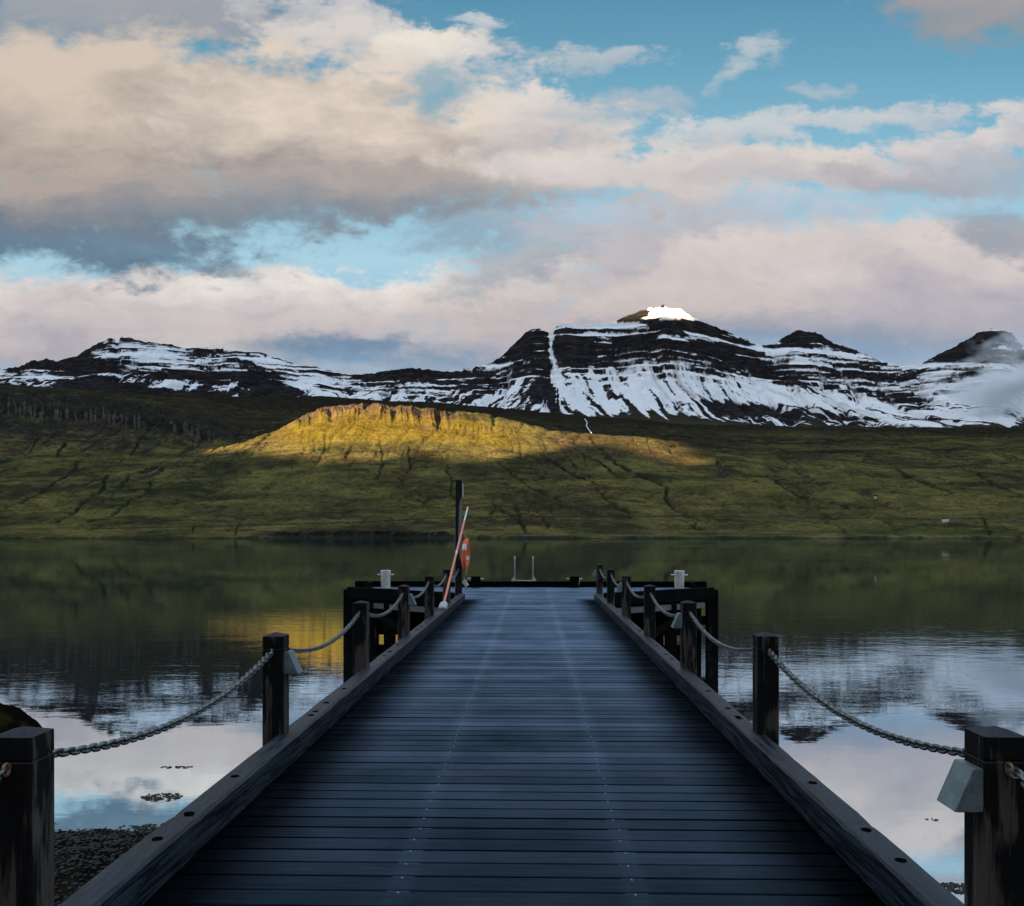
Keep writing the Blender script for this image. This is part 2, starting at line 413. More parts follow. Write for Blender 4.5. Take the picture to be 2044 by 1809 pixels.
# streams cut into the slope, traced as courses on the hillside
DK = np.zeros_like(Z)
def stream(pts, wpx, deep):
    global Z, DK
    jx = PXg + 5*fbm(Xg/25, Yg/25, 3, 77); jy = PYg + 4*fbm(Xg/30+9, Yg/25, 3, 78)
    d_ = seg_dist(jx, jy, pts, 1.4)
    d_ = d_ + wpx*.35*fbm(Xg/20, Yg/12, 4, 79, .6); k = 1-sstep(d_, 0.0, wpx*.8); brk = .72+.28*sstep(fbm(Xg/45, Yg/30, 3, 80), -.35, .2); k = k*brk
    Z = Z - deep*k; DK = np.maximum(DK, brk*(1-sstep(d_, 0.1*wpx, wpx*0.72)))
stream([(152,925),(140,945),(105,965),(78,985),(50,998),(10,1012)], 7, 8)
stream([(212,948),(205,975),(165,1000),(150,1020),(110,1038)], 8, 9)
stream([(310,935),(262,945),(240,975),(200,1000)], 6, 7)
stream([(305,960),(290,982),(255,1003),(220,1030),(160,1050)], 6, 6)
stream([(890,925),(905,960),(900,985),(930,1010)], 6, 6)
stream([(990,915),(1030,950),(1060,975),(1120,1000)], 6, 6)
stream([(1080,905),(1130,935),(1190,965),(1215,975)], 6, 7)
stream([(1150,895),(1200,925),(1215,935)], 5, 6)
stream([(1180,875),(1200,900),(1230,925),(1290,950),(1330,965),(1328,990),(1350,1010),(1395,1030),(1385,1045),(1430,1064)], 7, 9)
stream([(1190,975),(1215,1005),(1260,1030)], 6, 6)
stream([(1030,1010),(1035,1035),(1050,1062)], 8, 6)
stream([(985,1000),(1000,1025),(1030,1035)], 6, 4)
stream([(1790,935),(1810,950),(1850,968),(1900,985)], 9, 9)
stream([(1950,945),(2000,975),(2060,1000)], 6, 7)
stream([(1530,945),(1570,975),(1640,1000),(1690,1010)], 5, 6)
stream([(1650,1040),(1680,1052),(1690,1066)], 6, 6)
stream([(1960,1040),(1975,1066)], 7, 6)
stream([(760,880),(765,920),(750,950)], 7, 5); stream([(815,890),(820,930)], 6, 5); stream([(700,885),(690,915)], 6, 4)
stream([(130,880),(115,905)], 5, 9); stream([(280,872),(262,905)], 5, 9); stream([(490,845),(470,870)], 9, 8); stream([(75,870),(60,900)], 4, 6)
stream([(480,1045),(470,1068)], 5, 5); stream([(390,1052),(385,1066)], 4, 4)
# basalt cliffs: left scarp and the crown of the nearer hill; ribs and chutes cut across level beds
def cliff(mask, amp, sc, seed):
    global Z
    rib = ridged(Tg*2400/sc + .25*fbm(Xg/60, Yg/60, 3, seed+3), Yg/500, 4, seed)
    Z = Z + mask*amp*(rib-0.55)
leftc = (1-sstep(PXg, 300, 520))*sstep(Yg, 2330, 2400)*(1-sstep(Yg, 2560, 2640))
band = np.exp(-((Yg-2460-20*fbm(Xg/200, Yg*0, 3, 9))/42)**2)*(1-sstep(PXg, 380, 520))
cliff(band, 32, 36, 51); cliff(leftc, 12, 13, 61)
hc = sstep(PXg, 540, 640)*(1-sstep(PXg, 1010, 1120))
topb = hc*np.exp(-((Yg-2278)/50)**2)*(1-sstep(PXg, 860, 960))
lowb = sstep(PXg, 800, 870)*(1-sstep(PXg, 960, 1060))*np.exp(-((Yg-2225)/16)**2)
cliff(topb, 40, 26, 71); cliff(lowb, 20, 18, 81)
shore = (1-sstep(Yg, 1349, 1356))
bluff = sstep(PXg, 470, 560)*(1-sstep(PXg, 880, 930))
Z += bluff*(1-shore)*0 + 3*bluff*sstep(Yg,1346,1352)*(1-sstep(Yg,1380,1420))*fbm(Xg/16, Yg/40, 5, 91, .65)
Z = np.where(Yg < 1349, np.minimum(Z, WATER+ (Yg-1340.5)*0.12+0.5*fbm(Xg/20, Yg/4, 3, 1)), Z)
Z[0, :] = WATER-3
E2 = elev(Z); PY2 = 1071-E2
# slope for colour
dZdY = np.gradient(Z, axis=0)/np.gradient(Yg, axis=0); dZdX = np.gradient(Z, axis=1)/np.gradient(Xg, axis=1)
slope = np.hypot(dZdX, dZdY)
def mixc(a, b, k): return a*(1-k[..., None]) + b*k[..., None]
C = lambda *v: np.array(v, float)
n1 = fbm(Xg/120, Yg/70, 5, 101); n2 = fbm(Xg/25, Yg/18, 4, 111); n3 = fbm(Xg/400, Yg/250, 4, 121)
patch = fbm(Xg/70, Yg/16 + Xg/300, 4, 131)
alb = mixc(C(.090,.088,.034)*np.ones(Z.shape+(3,)), C(.155,.134,.046), sstep(n1+.5*n2, -.25, .5))
alb = mixc(alb, C(.038,.040,.021), .9*sstep(-n1+.7*n2+.3*n3, .0, .6))
alb = mixc(alb, C(.068,.048,.031), .85*sstep(patch+.4*n3, .08, .5))                  # dry brown heath
alb = mixc(alb, C(.030,.026,.018), .88*sstep(Yg, 2380, 2520)*(1-.55*sstep(PXg,1400,1600))*sstep(n2+n1, -1.2, .0))   # dark heath on the upper plateau
alb = mixc(alb, C(.024,.021,.016), .85*sstep(Yg, 2900, 3300)); alb = mixc(alb, C(.020,.020,.016), .8*sstep(terr+.5*n2, .1, .5)*sstep(Yg,2250,2450))
rock = C(.040,.036,.034)
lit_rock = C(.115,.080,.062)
rk = sstep(slope + .35*n2, .62, .95)*sstep(Yg, 1700, 2000)
alb = mixc(alb, rock, np.clip(rk, 0, 1)*.85*(1-hc))
ribn = fbm(Tg*2400/6, Yg/160, 3, 141) + .3*fbm(Xg/20, Yg/10, 3, 142)
alb = mixc(alb, np.where((ribn > .1)[..., None], C(.095,.085,.072), C(.024,.022,.021)), .85*sstep(band + .5*n2, .45, .8))
alb = mixc(alb, C(.034,.032,.026), .85*leftc*sstep(Yg, 2485, 2520)*sstep(n2+n1, -.7, .3))
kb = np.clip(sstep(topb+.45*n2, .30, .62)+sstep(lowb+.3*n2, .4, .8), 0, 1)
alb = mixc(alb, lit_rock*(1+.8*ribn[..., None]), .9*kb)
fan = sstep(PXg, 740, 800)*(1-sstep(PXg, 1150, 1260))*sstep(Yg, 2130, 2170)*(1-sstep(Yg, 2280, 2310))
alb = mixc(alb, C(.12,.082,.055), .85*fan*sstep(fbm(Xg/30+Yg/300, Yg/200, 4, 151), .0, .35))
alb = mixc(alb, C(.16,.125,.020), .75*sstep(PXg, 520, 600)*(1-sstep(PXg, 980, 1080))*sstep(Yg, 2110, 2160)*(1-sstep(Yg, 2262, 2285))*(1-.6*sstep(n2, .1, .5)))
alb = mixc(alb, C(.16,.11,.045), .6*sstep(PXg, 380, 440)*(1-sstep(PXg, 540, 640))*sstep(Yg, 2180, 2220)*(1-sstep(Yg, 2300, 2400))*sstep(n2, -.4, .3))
alb = mixc(alb, C(.026,.026,.020), np.clip(.93*DK + .55*up*sstep(gull, .80, .97), 0, .93))
alb = mixc(alb, C(.075,.055,.033), .75*sstep(PXg, 1060, 1160)*(1-sstep(PXg,1380,1450))*sstep(Yg, 2080, 2130)*(1-sstep(Yg, 2420, 2480))*sstep(n2+.6*n1, -.5, .1))  # darker brown painted in to fade the sunlit slope towards the right
# the coast road, shore bluff and beach
roadY = np.interp(pxs, [-700,0,200,480,700,900,1100,1400,1700,2044,2750], [1066,1060,1056,1049,1043,1034,1031,1031,1035,1037,1040])[None, :]
kroad = 1-sstep(abs(PY2-roadY+.8*n2), .6, 1.9)
alb = mixc(alb, C(.035,.037,.030), .85*kroad*(PXg > 180))
kb2 = (1-sstep(PY2-1040, 0, 60)*0)
alb = mixc(alb, np.where((fbm(Xg/5, Yg*0, 4, 161, .7) > .22)[..., None], C(.040,.040,.036), C(.016,.017,.015)), sstep(Yg, 1346, 1350)*(1-sstep(Yg, 1362+18*n2, 1384))*bluff)
alb = mixc(alb, C(.022,.026,.024), .8*(1-sstep(Yg+5*n2, 1344, 1350)))
kpale = 1-sstep(abs(PY2-1068.5), .8, 1.6)
alb = mixc(alb, C(.12,.12,.09), .7*kpale*(PXg > 940)*sstep(fbm(Xg/60, Yg/60, 3, 171), -.3, .3))
kp = 1-sstep(abs(PY2-(roadY+.0)), 1.6, 3.2)
alb = mixc(alb, C(.15,.14,.10), .5*kp*sstep(PXg, 1500, 1560)*sstep(fbm(Xg/40, Yg/40, 3, 181), -.2, .4))
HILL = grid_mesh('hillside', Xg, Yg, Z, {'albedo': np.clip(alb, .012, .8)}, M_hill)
tag(HILL, kind='structure')
HX, HY, HZ, HPX = Xg.copy(), Yg.copy(), Z.copy(), PXg.copy()

# ------------------------------------------------------------------ the snow-streaked mountains behind
RID = [(-700,740),(-500,722),(-200,742),(-40,742),(0,739),(30,733),(50,728),(68,718),(80,722),(95,716),(112,722),(135,715),(150,712),(165,703),(185,692),(205,681),
 (220,675),(236,677),(242,671),(250,673),(262,675),(290,682),(320,686),(350,690),(365,694),(400,694),(440,697),(460,698),(500,703),(520,703),(533,709),(556,716),(600,728),
 (630,733),(650,738),(675,743),(700,748),(730,747),(760,741),(800,738),(812,736),(850,737),(900,742),(925,736),(940,738),(950,731),(980,727),(1000,713),(1012,700),(1020,692),
 (1045,668),(1065,656),(1080,657),(1092,662),(1099,664),(1106,655),(1118,647),(1130,645),(1145,649),(1170,648),(1200,647),(1225,644),(1245,632),(1280,620),(1300,616),(1318,614),(1322,609),(1330,611),(1335,614),
 (1362,617),(1380,632),(1420,650),(1450,662),(1490,678),(1510,688),(1530,689),(1545,687),(1560,676),(1580,664),(1592,658),(1600,660),(1620,662),(1640,668),(1650,678),(1680,691),(1700,695),(1730,710),
 (1760,721),(1800,730),(1835,730),(1850,720),(1870,708),(1900,695),(1930,678),(1950,666),(1975,657),(1990,657),(2020,665),(2030,678),(2045,692),(2120,715),(2300,700),(2500,730),(2750,760)]
TOE = [(-700,790),(0,792),(250,798),(500,800),(700,806),(900,818),(1100,838),(1400,852),(1600,858),(1900,862),(2044,866),(2750,870)]
mp = np.concatenate([np.arange(-700,-20,5.0), np.arange(-20,2064,1.5), np.arange(2064,2750,5.0)])
ridge = np.interp(mp, [a for a,_ in RID], [b for _,b in RID])
rj = fbm(mp/9, mp*0+3, 4, 201)*2.6 + fbm(mp/2.6, mp*0+8, 2, 203)*1.2
ridge = ridge - rj
for _ in range(1): ridge = np.convolve(np.pad(ridge, 1, 'edge'), [.2,.6,.2], 'valid')
toe = smooth_interp(mp, [a for a,_ in TOE], np.array([b for _,b in TOE], float))
Pn = np.concatenate([np.linspace(0, 1, 520), 1+np.linspace(.01, .5, 18)])
Tm = np.array([px2t(p) for p in mp]); mpg, Pg = np.meshgrid(mp, Pn); Tg2 = np.meshgrid(Tm, Pn)[0]
YR = 4600 + 260*fbm(mp/220, mp*0, 3, 205) + np.interp(mp, [0,400,1000,1330,1600,2000,2100],[100,300,150,-150,250,0,200])
Ym = 3450 + Pg*(YR[None, :]-3450); Xm = Tg2*Ym
Dm = Ym*math.cos(PSI)-Xm*math.sin(PSI)
zt = EYE + (1071-toe)/FOC*(3450*(math.cos(PSI)-Tm*math.sin(PSI)))
zr = EYE + (1071-ridge)/FOC*(YR*(math.cos(PSI)-Tm*math.sin(PSI)))
Pc = np.clip(Pg, 0, 1)
warp = fbm(Xm/500, Ym/500, 4, 211)
gul = ridged(Xm/170 + .5*warp, Pc*1.5+3, 4, 213)
prof = .50*Pc + .50*Pc**2.1
Zm = zt[None, :] + (zr-zt)[None, :]*prof
body = np.sin(np.pi*Pc)**.8
Zm += body*(-46*sstep(gul, .55, .95) + 15*fbm(Xm/120, Ym/120, 2, 215))
# lava beds: flat ledges between steep steps, tilted gently
dip = .035*Xm*np.where(mpg < 900, .6, 1.0) + 14*fbm(Xm/400, Ym/400, 3, 217)
per = 46.0
h0_ = (Zm+dip)/per; hcoord = h0_ + .55*fbm(h0_*.55, Xm/900, 3, 265) + .25*fbm(Xm/150, Ym/150, 2, 266); fr = hcoord-np.floor(hcoord)
stepped = np.floor(hcoord) + sstep(fr, .50, .86)
kt = sstep(Pc, .50, .70)*(1-sstep(Pc, .985, 1.0))*(.55+.45*sstep(fbm(Xm/240, Ym/240, 3, 219), -.4, .2))
Zm = Zm + kt*.8*((stepped-hcoord)*per)
Zm = Zm + body*5*fbm(Xm/45, Ym/45, 3, 267); back = np.clip(Pg-1, 0, 1); Zm = Zm - back*420*(1+.3*fbm(Xm/150, Ym/150, 3, 221)) - sstep(back,0,.05)*6
PYm = 1071-(Zm-EYE)/Dm*FOC
# snow cover: wanted share by place, broken by beds (upper half) and chutes (lower half)
def blob(cx, cy, rx, ry, rot=0.0):
    c_, s_ = math.cos(rot), math.sin(rot); ax = (mpg-cx)*c_+(PYm-cy)*s_; ay = -(mpg-cx)*s_+(PYm-cy)*c_
    return np.exp(-((ax/rx)**2+(ay/ry)**2))
cov = .47 + .0*mpg
cov += .09*(1-sstep(mpg, 900, 1000)) + .06*sstep(mpg, 1120, 1240)*sstep(PYm, 705, 735)
for (cx, cy, rx, ry, a, rot) in [
  (60,752,120,12,.55,-.08),(20,730,60,10,-.5,0),(110,725,55,12,-.8,0),(165,700,60,10,-.9,-.5),(180,770,110,14,-.5,0),(160,735,45,18,-.5,0),(350,722,190,10,.45,.12),(250,692,60,12,.25,.3),(300,765,80,10,.10,0),
  (420,750,120,9,-.8,.02),(540,755,40,10,-.45,0),(590,748,85,12,1.0,.42),(660,768,80,13,1.0,.15),(350,785,230,8,-.45,0),(530,770,45,18,-.6,.3),
  (700,738,40,6,-.5,0),(840,748,130,7,-.75,0),(800,782,110,14,.05,0),(480,712,80,7,.1,.1),
  (1020,695,30,22,-.6,0),(1060,676,28,18,-.55,0),(985,745,60,14,.15,0),(960,790,30,20,.05,-.7),(1085,780,16,24,-.6,.3),(1010,790,30,20,.05,-.5),(1120,680,22,26,-.35,0),
  (1160,700,30,30,-.5,0),(1190,672,90,14,.25,.1),(1250,652,70,9,.65,.1),(1200,655,60,8,.7,.05),(1330,628,30,9,1.2,0),(1262,632,34,8,-.9,-.3),
  (1340,655,70,14,-.35,.1),(1420,660,40,10,-.3,.4),(1300,690,150,9,-.45,.04),(1420,700,60,12,-.5,.1),(1370,676,80,6,.35,.05),(1280,760,120,34,.45,0),(1420,770,120,34,.45,.2),
  (1490,730,70,14,-.30,.25),(1540,745,80,12,-.25,.3),(1600,676,50,12,-.6,0),(1580,720,60,16,.65,.1),(1650,712,60,14,.6,.2),(1720,750,100,8,-.5,.03),(1700,725,80,8,.35,.1),(1770,765,140,12,.45,.1),
  (1940,685,60,12,-.8,-.25),(1930,716,90,9,-.55,0),(1900,728,120,5,.3,0),(1900,770,130,22,.55,.1),(1950,820,140,18,.5,0),(1600,800,150,22,.2,.2),(1470,815,70,14,-.75,.15),(1650,830,90,12,-.3,.2),(1840,815,50,18,-.3,.3),
  (1700,800,80,20,.1,.3),(560,716,60,6,-.5,.3),(1700,695,60,8,-.3,.3)]:
    cov = cov + a*blob(cx, cy, rx, ry, rot)
cov = np.clip(cov, .12, .73)
up_n = fbm(Xm/210, (Zm+dip)/13, 4, 231)*1.0 + .45*fbm(Xm/26, Zm/16, 3, 233)
dirx = np.where(mpg < 1090, .55, -.62)*1.0 + .0*mpg
dirx = np.interp(mp, [-700,200,500,560,700,950,1080,1120,1250,1500,1900,2044,2750], [.5,.3,-.1,-.7,.5,.7,.7,-.25,-.35,-.8,-.9,-.3,.2])[None, :]
down = (Ym-3450)
st = Xm - dirx*down*.62 + 30*fbm(Xm/200, Ym/200, 3, 235)
lo_n = fbm(st/30, Pc*3.2, 4, 237)*1.15 + .35*fbm(Xm/16, Ym/16, 3, 239)
kk = sstep(Pc + .10*fbm(Xm/160, Ym/160, 3, 241), .58, .70)
nn = lo_n*(1-kk) + up_n*kk
nn = nn - kt*1.0*(sstep(fr, .50, .60)*(1-sstep(fr, .84, .94)) - .35)
jx = mpg + 7*fbm(Xm/40, Zm/40, 4, 261, .6); chn = np.minimum(seg_dist(jx, PYm, [(1101,652),(1098,690),(1103,715),(1110,748)]), seg_dist(jx, PYm, [(1110,748),(1124,778),(1165,806)])*.45)
nn = nn + 1.5*(1-sstep(chn + 2.2*fbm(Xm/30, Zm/30, 4, 271), 1.0, 6.5))
nn = nn + 1.3*sstep(mpg,1288,1300)*(1-sstep(mpg,1358,1368))*(1-sstep(PYm+6*fbm(mpg/9,PYm/6,3,269), 626, 633)) - 2.0*(1-sstep(np.hypot((mpg-1322)/1.4, PYm-611), 3, 5.5))
toe_fade = sstep(Pc + .06*fbm(st/40, Pc*2, 3, 263), .03, .22)
snow = sstep(nn + (cov-.5)*2.3 - 1.3*(1-toe_fade), -.06, .06)
slope_m = np.abs(np.gradient(Zm, axis=0)/np.gradient(Ym, axis=0))
rkc = mixc(C(.019,.018,.020)*np.ones(Zm.shape+(3,)), C(.045,.038,.036), sstep(fbm(Xm/30, Zm/9, 4, 243), -.1, .6))
rkc = mixc(rkc, C(.050,.046,.026), (1-sstep(Pc, .05, .22))*.8)
dirty = sstep(fbm(st/26+40, Pc*2.2, 3, 245), .28, .55)*sstep(mpg, 1150, 1250)
drips = 1-sstep(seg_dist(mpg+3*fbm(Xm/40, Ym/40, 3, 247), PYm, [(1352,722),(1348,750),(1362,775),(1385,792)], 1.0), 2, 8)
sn = mixc(C(.80,.81,.84)*np.ones(Zm.shape+(3,)), C(.50,.46,.44), np.clip(.55*dirty*(1-kk)+.9*drips, 0, 1))
albm = mixc(rkc, sn, snow)
MT = grid_mesh('snowy_mountains', Xm, Ym, Zm, {'albedo': albm}, M_snowm); tag(MT, kind='structure')

# ------------------------------------------------------------------ unseen ridge behind the camera and bank above it, added to block the sun
Hs = np.array([math.cos(SUN_AZ), -math.sin(SUN_AZ), 0.0]); LDn = np.array(LD)
Un = np.array([math.sin(SUN_AZ)*math.sin(SUN_EL), math.cos(SUN_AZ)*math.sin(SUN_EL), math.cos(SUN_EL)])
def st_of(x, y, z): return x*Hs[0]+y*Hs[1], x*Un[0]+y*Un[1]+z*Un[2]
# hole cut in the bank so sunlight lands only on the hill crown
LOW = [(395,904),(470,899),(560,902),(600,911),(640,917),(700,919),(750,917),(800,909),(850,906),(880,914),(930,918),(985,916),(1040,905),(1080,899),(1150,884),(1220,881),(1270,893),(1310,908),(1370,923),(1412,924)]
lo_s, lo_t, hi_s, hi_t = [], [], [], []
front_rows = HY[:, 0] < 2420
for c in range(0, HPX.shape[1]):
    px = HPX[0, c]
    if px < 395 or px > 1412: continue
    pyc = PY2[:, c]
    yl = np.interp(px, [a for a,_ in LOW], [b for _,b in LOW])
    r = np.argmax((pyc <= yl) & (HY[:, c] > 1500))
    s_, t_ = st_of(HX[r, c], HY[r, c], HZ[r, c]); lo_s.append(s_); lo_t.append(t_)
    rr = np.argmax(np.where((HY[:, c] < 2420) & (HY[:, c] > 2150), -pyc, -1e9)) if px < 1345 else np.argmax((pyc <= 903+(px-1345)*.30) & (HY[:, c] > 1500))
    s_, t_ = st_of(HX[rr, c], HY[rr, c], HZ[rr, c]); hi_s.append(s_); hi_t.append(t_)
o1 = np.argsort(lo_s); lo_s = np.array(lo_s)[o1]; lo_t = np.array(lo_t)[o1]
o2 = np.argsort(hi_s); hi_s = np.array(hi_s)[o2]; hi_t = np.array(hi_t)[o2]
sm = lambda a, k: np.convolve(np.pad(a, k, 'edge'), np.ones(2*k+1)/(2*k+1), 'valid')
lo_t = sm(lo_t, 8); hi_t = sm(hi_t, 3)
s_min = max(lo_s[0], hi_s[0]); s_max = min(lo_s[-1], hi_s[-1])
kpk = (mpg > 1288) & (mpg < 1368) & (Pg <= 1.0)
ci = np.argmin(abs(mp-1330)); ri = np.argmin(abs(Pn-1.0))
pk_s, pk_t = st_of(Xm[ri, ci], Ym[ri, ci], Zm[ri, ci])
a_s, _ = st_of(Xm[ri, np.argmin(abs(mp-1240))], Ym[ri, np.argmin(abs(mp-1240))], 0)
b_s, _ = st_of(Xm[ri, np.argmin(abs(mp-1372))], Ym[ri, np.argmin(abs(mp-1372))], 0)
sg = np.arange(-6600, 2600, 14.0); tg = np.concatenate([np.arange(-20, 420, 20.0), np.arange(420, 900, 9.0), np.arange(900, 2500, 16.0)])
S_, T_ = np.meshgrid(sg, tg)
jit = 10*fbm(S_/70, T_/50, 4, 301)
inh = (S_ > s_min) & (S_ < s_max) & (T_+jit*.8 > np.interp(S_, lo_s, lo_t)) & (T_ < np.interp(S_, hi_s, hi_t)+4)
notch = (S_ > min(a_s, b_s)-10) & (S_ < max(a_s, b_s)+10) & (T_ + .5*jit > pk_t-46)
topedge = T_ > 2330 + 120*fbm(S_/500, S_*0, 4, 303)
keep = ~(inh | notch | topedge)
LB = 2900.0
def bank_pt(S_, T_, off):
    return -(LB+off)[..., None]*LDn + S_[..., None]*Hs + T_[..., None]*Un
rim = keep.astype(float)
for _ in range(6):
    rp = np.pad(rim, 1, 'edge'); rim = (rp[:-2,1:-1]+rp[2:,1:-1]+rp[1:-1,:-2]+rp[1:-1,2:]+rp[1:-1,1:-1])/5
thick = 30 + 230*rim**2*(1+.5*fbm(S_/420, T_/260, 5, 305)) + 40*fbm(S_/90, T_/70, 4, 307)*rim
A = bank_pt(S_, T_, -thick); B = bank_pt(S_, T_, thick*.6)
nr, nc = S_.shape; idx = np.arange(nr*nc).reshape(nr, nc); N = nr*nc
kc = keep[:-1,:-1] & keep[1:,:-1] & keep[:-1,1:] & keep[1:,1:]
qa = np.stack([idx[:-1,:-1], idx[1:,:-1], idx[1:,1:], idx[:-1,1:]], -1)[kc]
qb = qa[:, ::-1] + N
kp_ = np.pad(kc, 1)
walls = []
def wall(mask, i0, i1):
    walls.append(np.stack([i0[mask], i1[mask], i1[mask]+N, i0[mask]+N], -1))
c_ = kp_[1:-1,1:-1]
wall(c_ & ~kp_[:-2,1:-1], idx[:-1,:-1], idx[:-1,1:]); wall(c_ & ~kp_[2:,1:-1], idx[1:,1:], idx[1:,:-1])
wall(c_ & ~kp_[1:-1,:-2], idx[1:,:-1], idx[:-1,:-1]); wall(c_ & ~kp_[1:-1,2:], idx[:-1,1:], idx[1:,1:])
Q = np.concatenate([qa, qb]+walls).astype(np.int32)
V = np.concatenate([A.reshape(-1,3), B.reshape(-1,3)])
used = np.zeros(len(V), bool); used[Q.ravel()] = True; remap = np.cumsum(used)-1
V = V[used].astype(np.float32); Q = remap[Q].astype(np.int32)
me = bpy.data.meshes.new('sun_block_bank'); me.vertices.add(len(V)); me.vertices.foreach_set('co', V.ravel())
me.loops.add(Q.size); me.loops.foreach_set('vertex_index', Q.ravel()); me.polygons.add(len(Q))
me.polygons.foreach_set('loop_start', (np.arange(len(Q))*4).astype(np.int32)); me.polygons.foreach_set('use_smooth', np.ones(len(Q), bool)); me.update(calc_edges=True)
M_sun_block = bpy.data.materials.new('sun_block_white'); M_sun_block.use_nodes = True; t = NT(M_sun_block.node_tree); t.n.clear()
df = t.new('ShaderNodeBsdfDiffuse'); df.inputs[0].default_value = (.72,.73,.76,1)
t.l.new(df.outputs[0], t.new('ShaderNodeOutputMaterial').inputs[0])
BANK = link('sun_block_bank', me, M_sun_block); tag(BANK, kind='structure')  # unseen bank, shaped to shadow everything but the hill crown and summit

def land(name, x0, x1, y0, y1, nx, ny, fz, mat, alb):
    xs = np.linspace(x0, x1, nx); ys = np.linspace(y0, y1, ny); X_, Y_ = np.meshgrid(xs, ys)
    o = grid_mesh(name, X_, Y_, fz(X_, Y_), {'albedo': alb(X_, Y_)}, mat); tag(o, kind='structure'); return o
def south(X_, Y_):  # unseen land behind, its ridge raised to block the low sun
    d = -Y_
    z = 2 + 640*sstep(d, 60, 2500)*(1-.45*sstep(d, 2700, 5200)) + 60*sstep(d, 200, 1200)*fbm(X_/500, Y_/500, 5, 401)
    return z - 3.0*(1-sstep(d, 14, 40))
land('sun_block_ridge', -7000, 4000, -5600, -14, 180, 110, south, M_hill,
     lambda X_, Y_: mixc(C(.07,.08,.025)*np.ones(X_.shape+(3,)), C(.035,.033,.03), sstep(fbm(X_/200, Y_/200, 4, 403), 0, .3)))

# ------------------------------------------------------------------ materials of the pier
def pmat(name, col, rough=0.5, metal=0.0, spec=0.5):
    m = bpy.data.materials.new(name); m.use_nodes = True; b = m.node_tree.nodes['Principled BSDF']
    b.inputs['Base Color'].default_value = (*col, 1); b.inputs['Roughness'].default_value = rough
    b.inputs['Metallic'].default_value = metal; b.inputs['Specular IOR Level'].default_value = spec
    return m, NT(m.node_tree), b
def wood(name, axis, dark, mid, pale, pale_amt, rough=(.42,.75), spec=.4, bump=.5, patch=(2.2,2.2,.9), thr=(.55,.66)):
    m, t, b = pmat(name, dark, .6, 0, spec)
    co = t.new('ShaderNodeNewGeometry').outputs['Position']
    st = {'x': (1.5,26,26), 'y': (26,1.5,26), 'z': (26,26,1.5)}[axis]
    gr = t.noise(t.vmath('MULTIPLY', co, st), 1.6, 5, .65, .6)
    fine = t.noise(t.vmath('MULTIPLY', co, tuple(4*v for v in st)), 1.5, 3, .6)
    pt = t.noise(t.vmath('MULTIPLY', co, patch), 1.6, 3, .55, .4)
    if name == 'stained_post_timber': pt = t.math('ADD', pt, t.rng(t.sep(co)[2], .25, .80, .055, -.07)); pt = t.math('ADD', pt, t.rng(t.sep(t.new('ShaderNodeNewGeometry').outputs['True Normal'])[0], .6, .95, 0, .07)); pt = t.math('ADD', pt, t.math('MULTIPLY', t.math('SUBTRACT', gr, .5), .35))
    if name == 'weathered_tall_timber': pt = t.math('ADD', t.math('ADD', pt, t.rng(t.sep(co)[0], -1.85, -1.80, -.2, .22)), t.math('MINIMUM', t.rng(t.sep(co)[2], 2.7, 2.3, -.3, 0), t.rng(t.sep(co)[2], .8, 1.3, -.3, 0)))
    if name == 'wet_kerb_timber': b.inputs['Specular Tint'].default_value = (.55,.75,1,1)
    pk = t.math('MULTIPLY', t.rng(pt, thr[0], thr[1], 0, 1, True), pale_amt)
    c = t.mix(t.rng(gr, .42 if axis == 'y' else .38, .60 if axis == 'y' else .66), dark, mid)
    pc = t.mix(t.rng(gr, .3, .7), tuple(v*.45 for v in pale), pale)
    c = t.mix(pk, c, pc)
    c = t.mix(t.rng(fine, .5, .75, 0, .35), c, tuple(v*.4 for v in dark))
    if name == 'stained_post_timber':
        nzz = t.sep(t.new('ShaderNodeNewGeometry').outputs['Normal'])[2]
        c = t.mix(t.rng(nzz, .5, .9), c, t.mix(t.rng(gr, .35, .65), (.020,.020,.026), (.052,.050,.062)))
    t.put(b.inputs['Base Color'], c)
    t.put(b.inputs['Roughness'], t.rng(gr, .3, .7, rough[0], rough[1]))
    bp = t.new('ShaderNodeBump'); bp.inputs['Strength'].default_value = bump; bp.inputs['Distance'].default_value = .006
    t.put(bp.inputs['Height'], t.math('ADD', gr, t.math('MULTIPLY', fine, .4))); t.l.new(bp.outputs[0], b.inputs['Normal'])
    return m
M_post = wood('stained_post_timber', 'z', (.0035,.003,.003), (.010,.0075,.0065), (.115,.092,.080), .95, rough=(.65,.95), patch=(7.5,7.5,1.3), thr=(.50,.62), spec=.2)
M_kerb = wood('wet_kerb_timber', 'y', (.0025,.003,.005), (.030,.040,.054), (.050,.058,.072), .6, rough=(.28,.66), spec=.38, bump=1.0, patch=(3,.6,3))
M_beam = wood('dark_beam_timber', 'x', (.003,.003,.003), (.007,.0065,.006), (.02,.018,.016), .3, spec=.02, rough=(.6,.9))
M_pale = wood('bare_waler_timber', 'x', (.10,.08,.07), (.24,.20,.18), (.30,.27,.25), .6, spec=.2)
M_pile = wood('tarred_pile_timber', 'z', (.003,.003,.003), (.007,.006,.006), (.09,.08,.07), .35, rough=(.6,.9), spec=.04, thr=(.60,.70))
M_tall = wood('weathered_tall_timber', 'z', (.008,.007,.007), (.022,.018,.017), (.30,.26,.26), 1.0, patch=(4,4,.35), thr=(.47,.56), spec=.2)

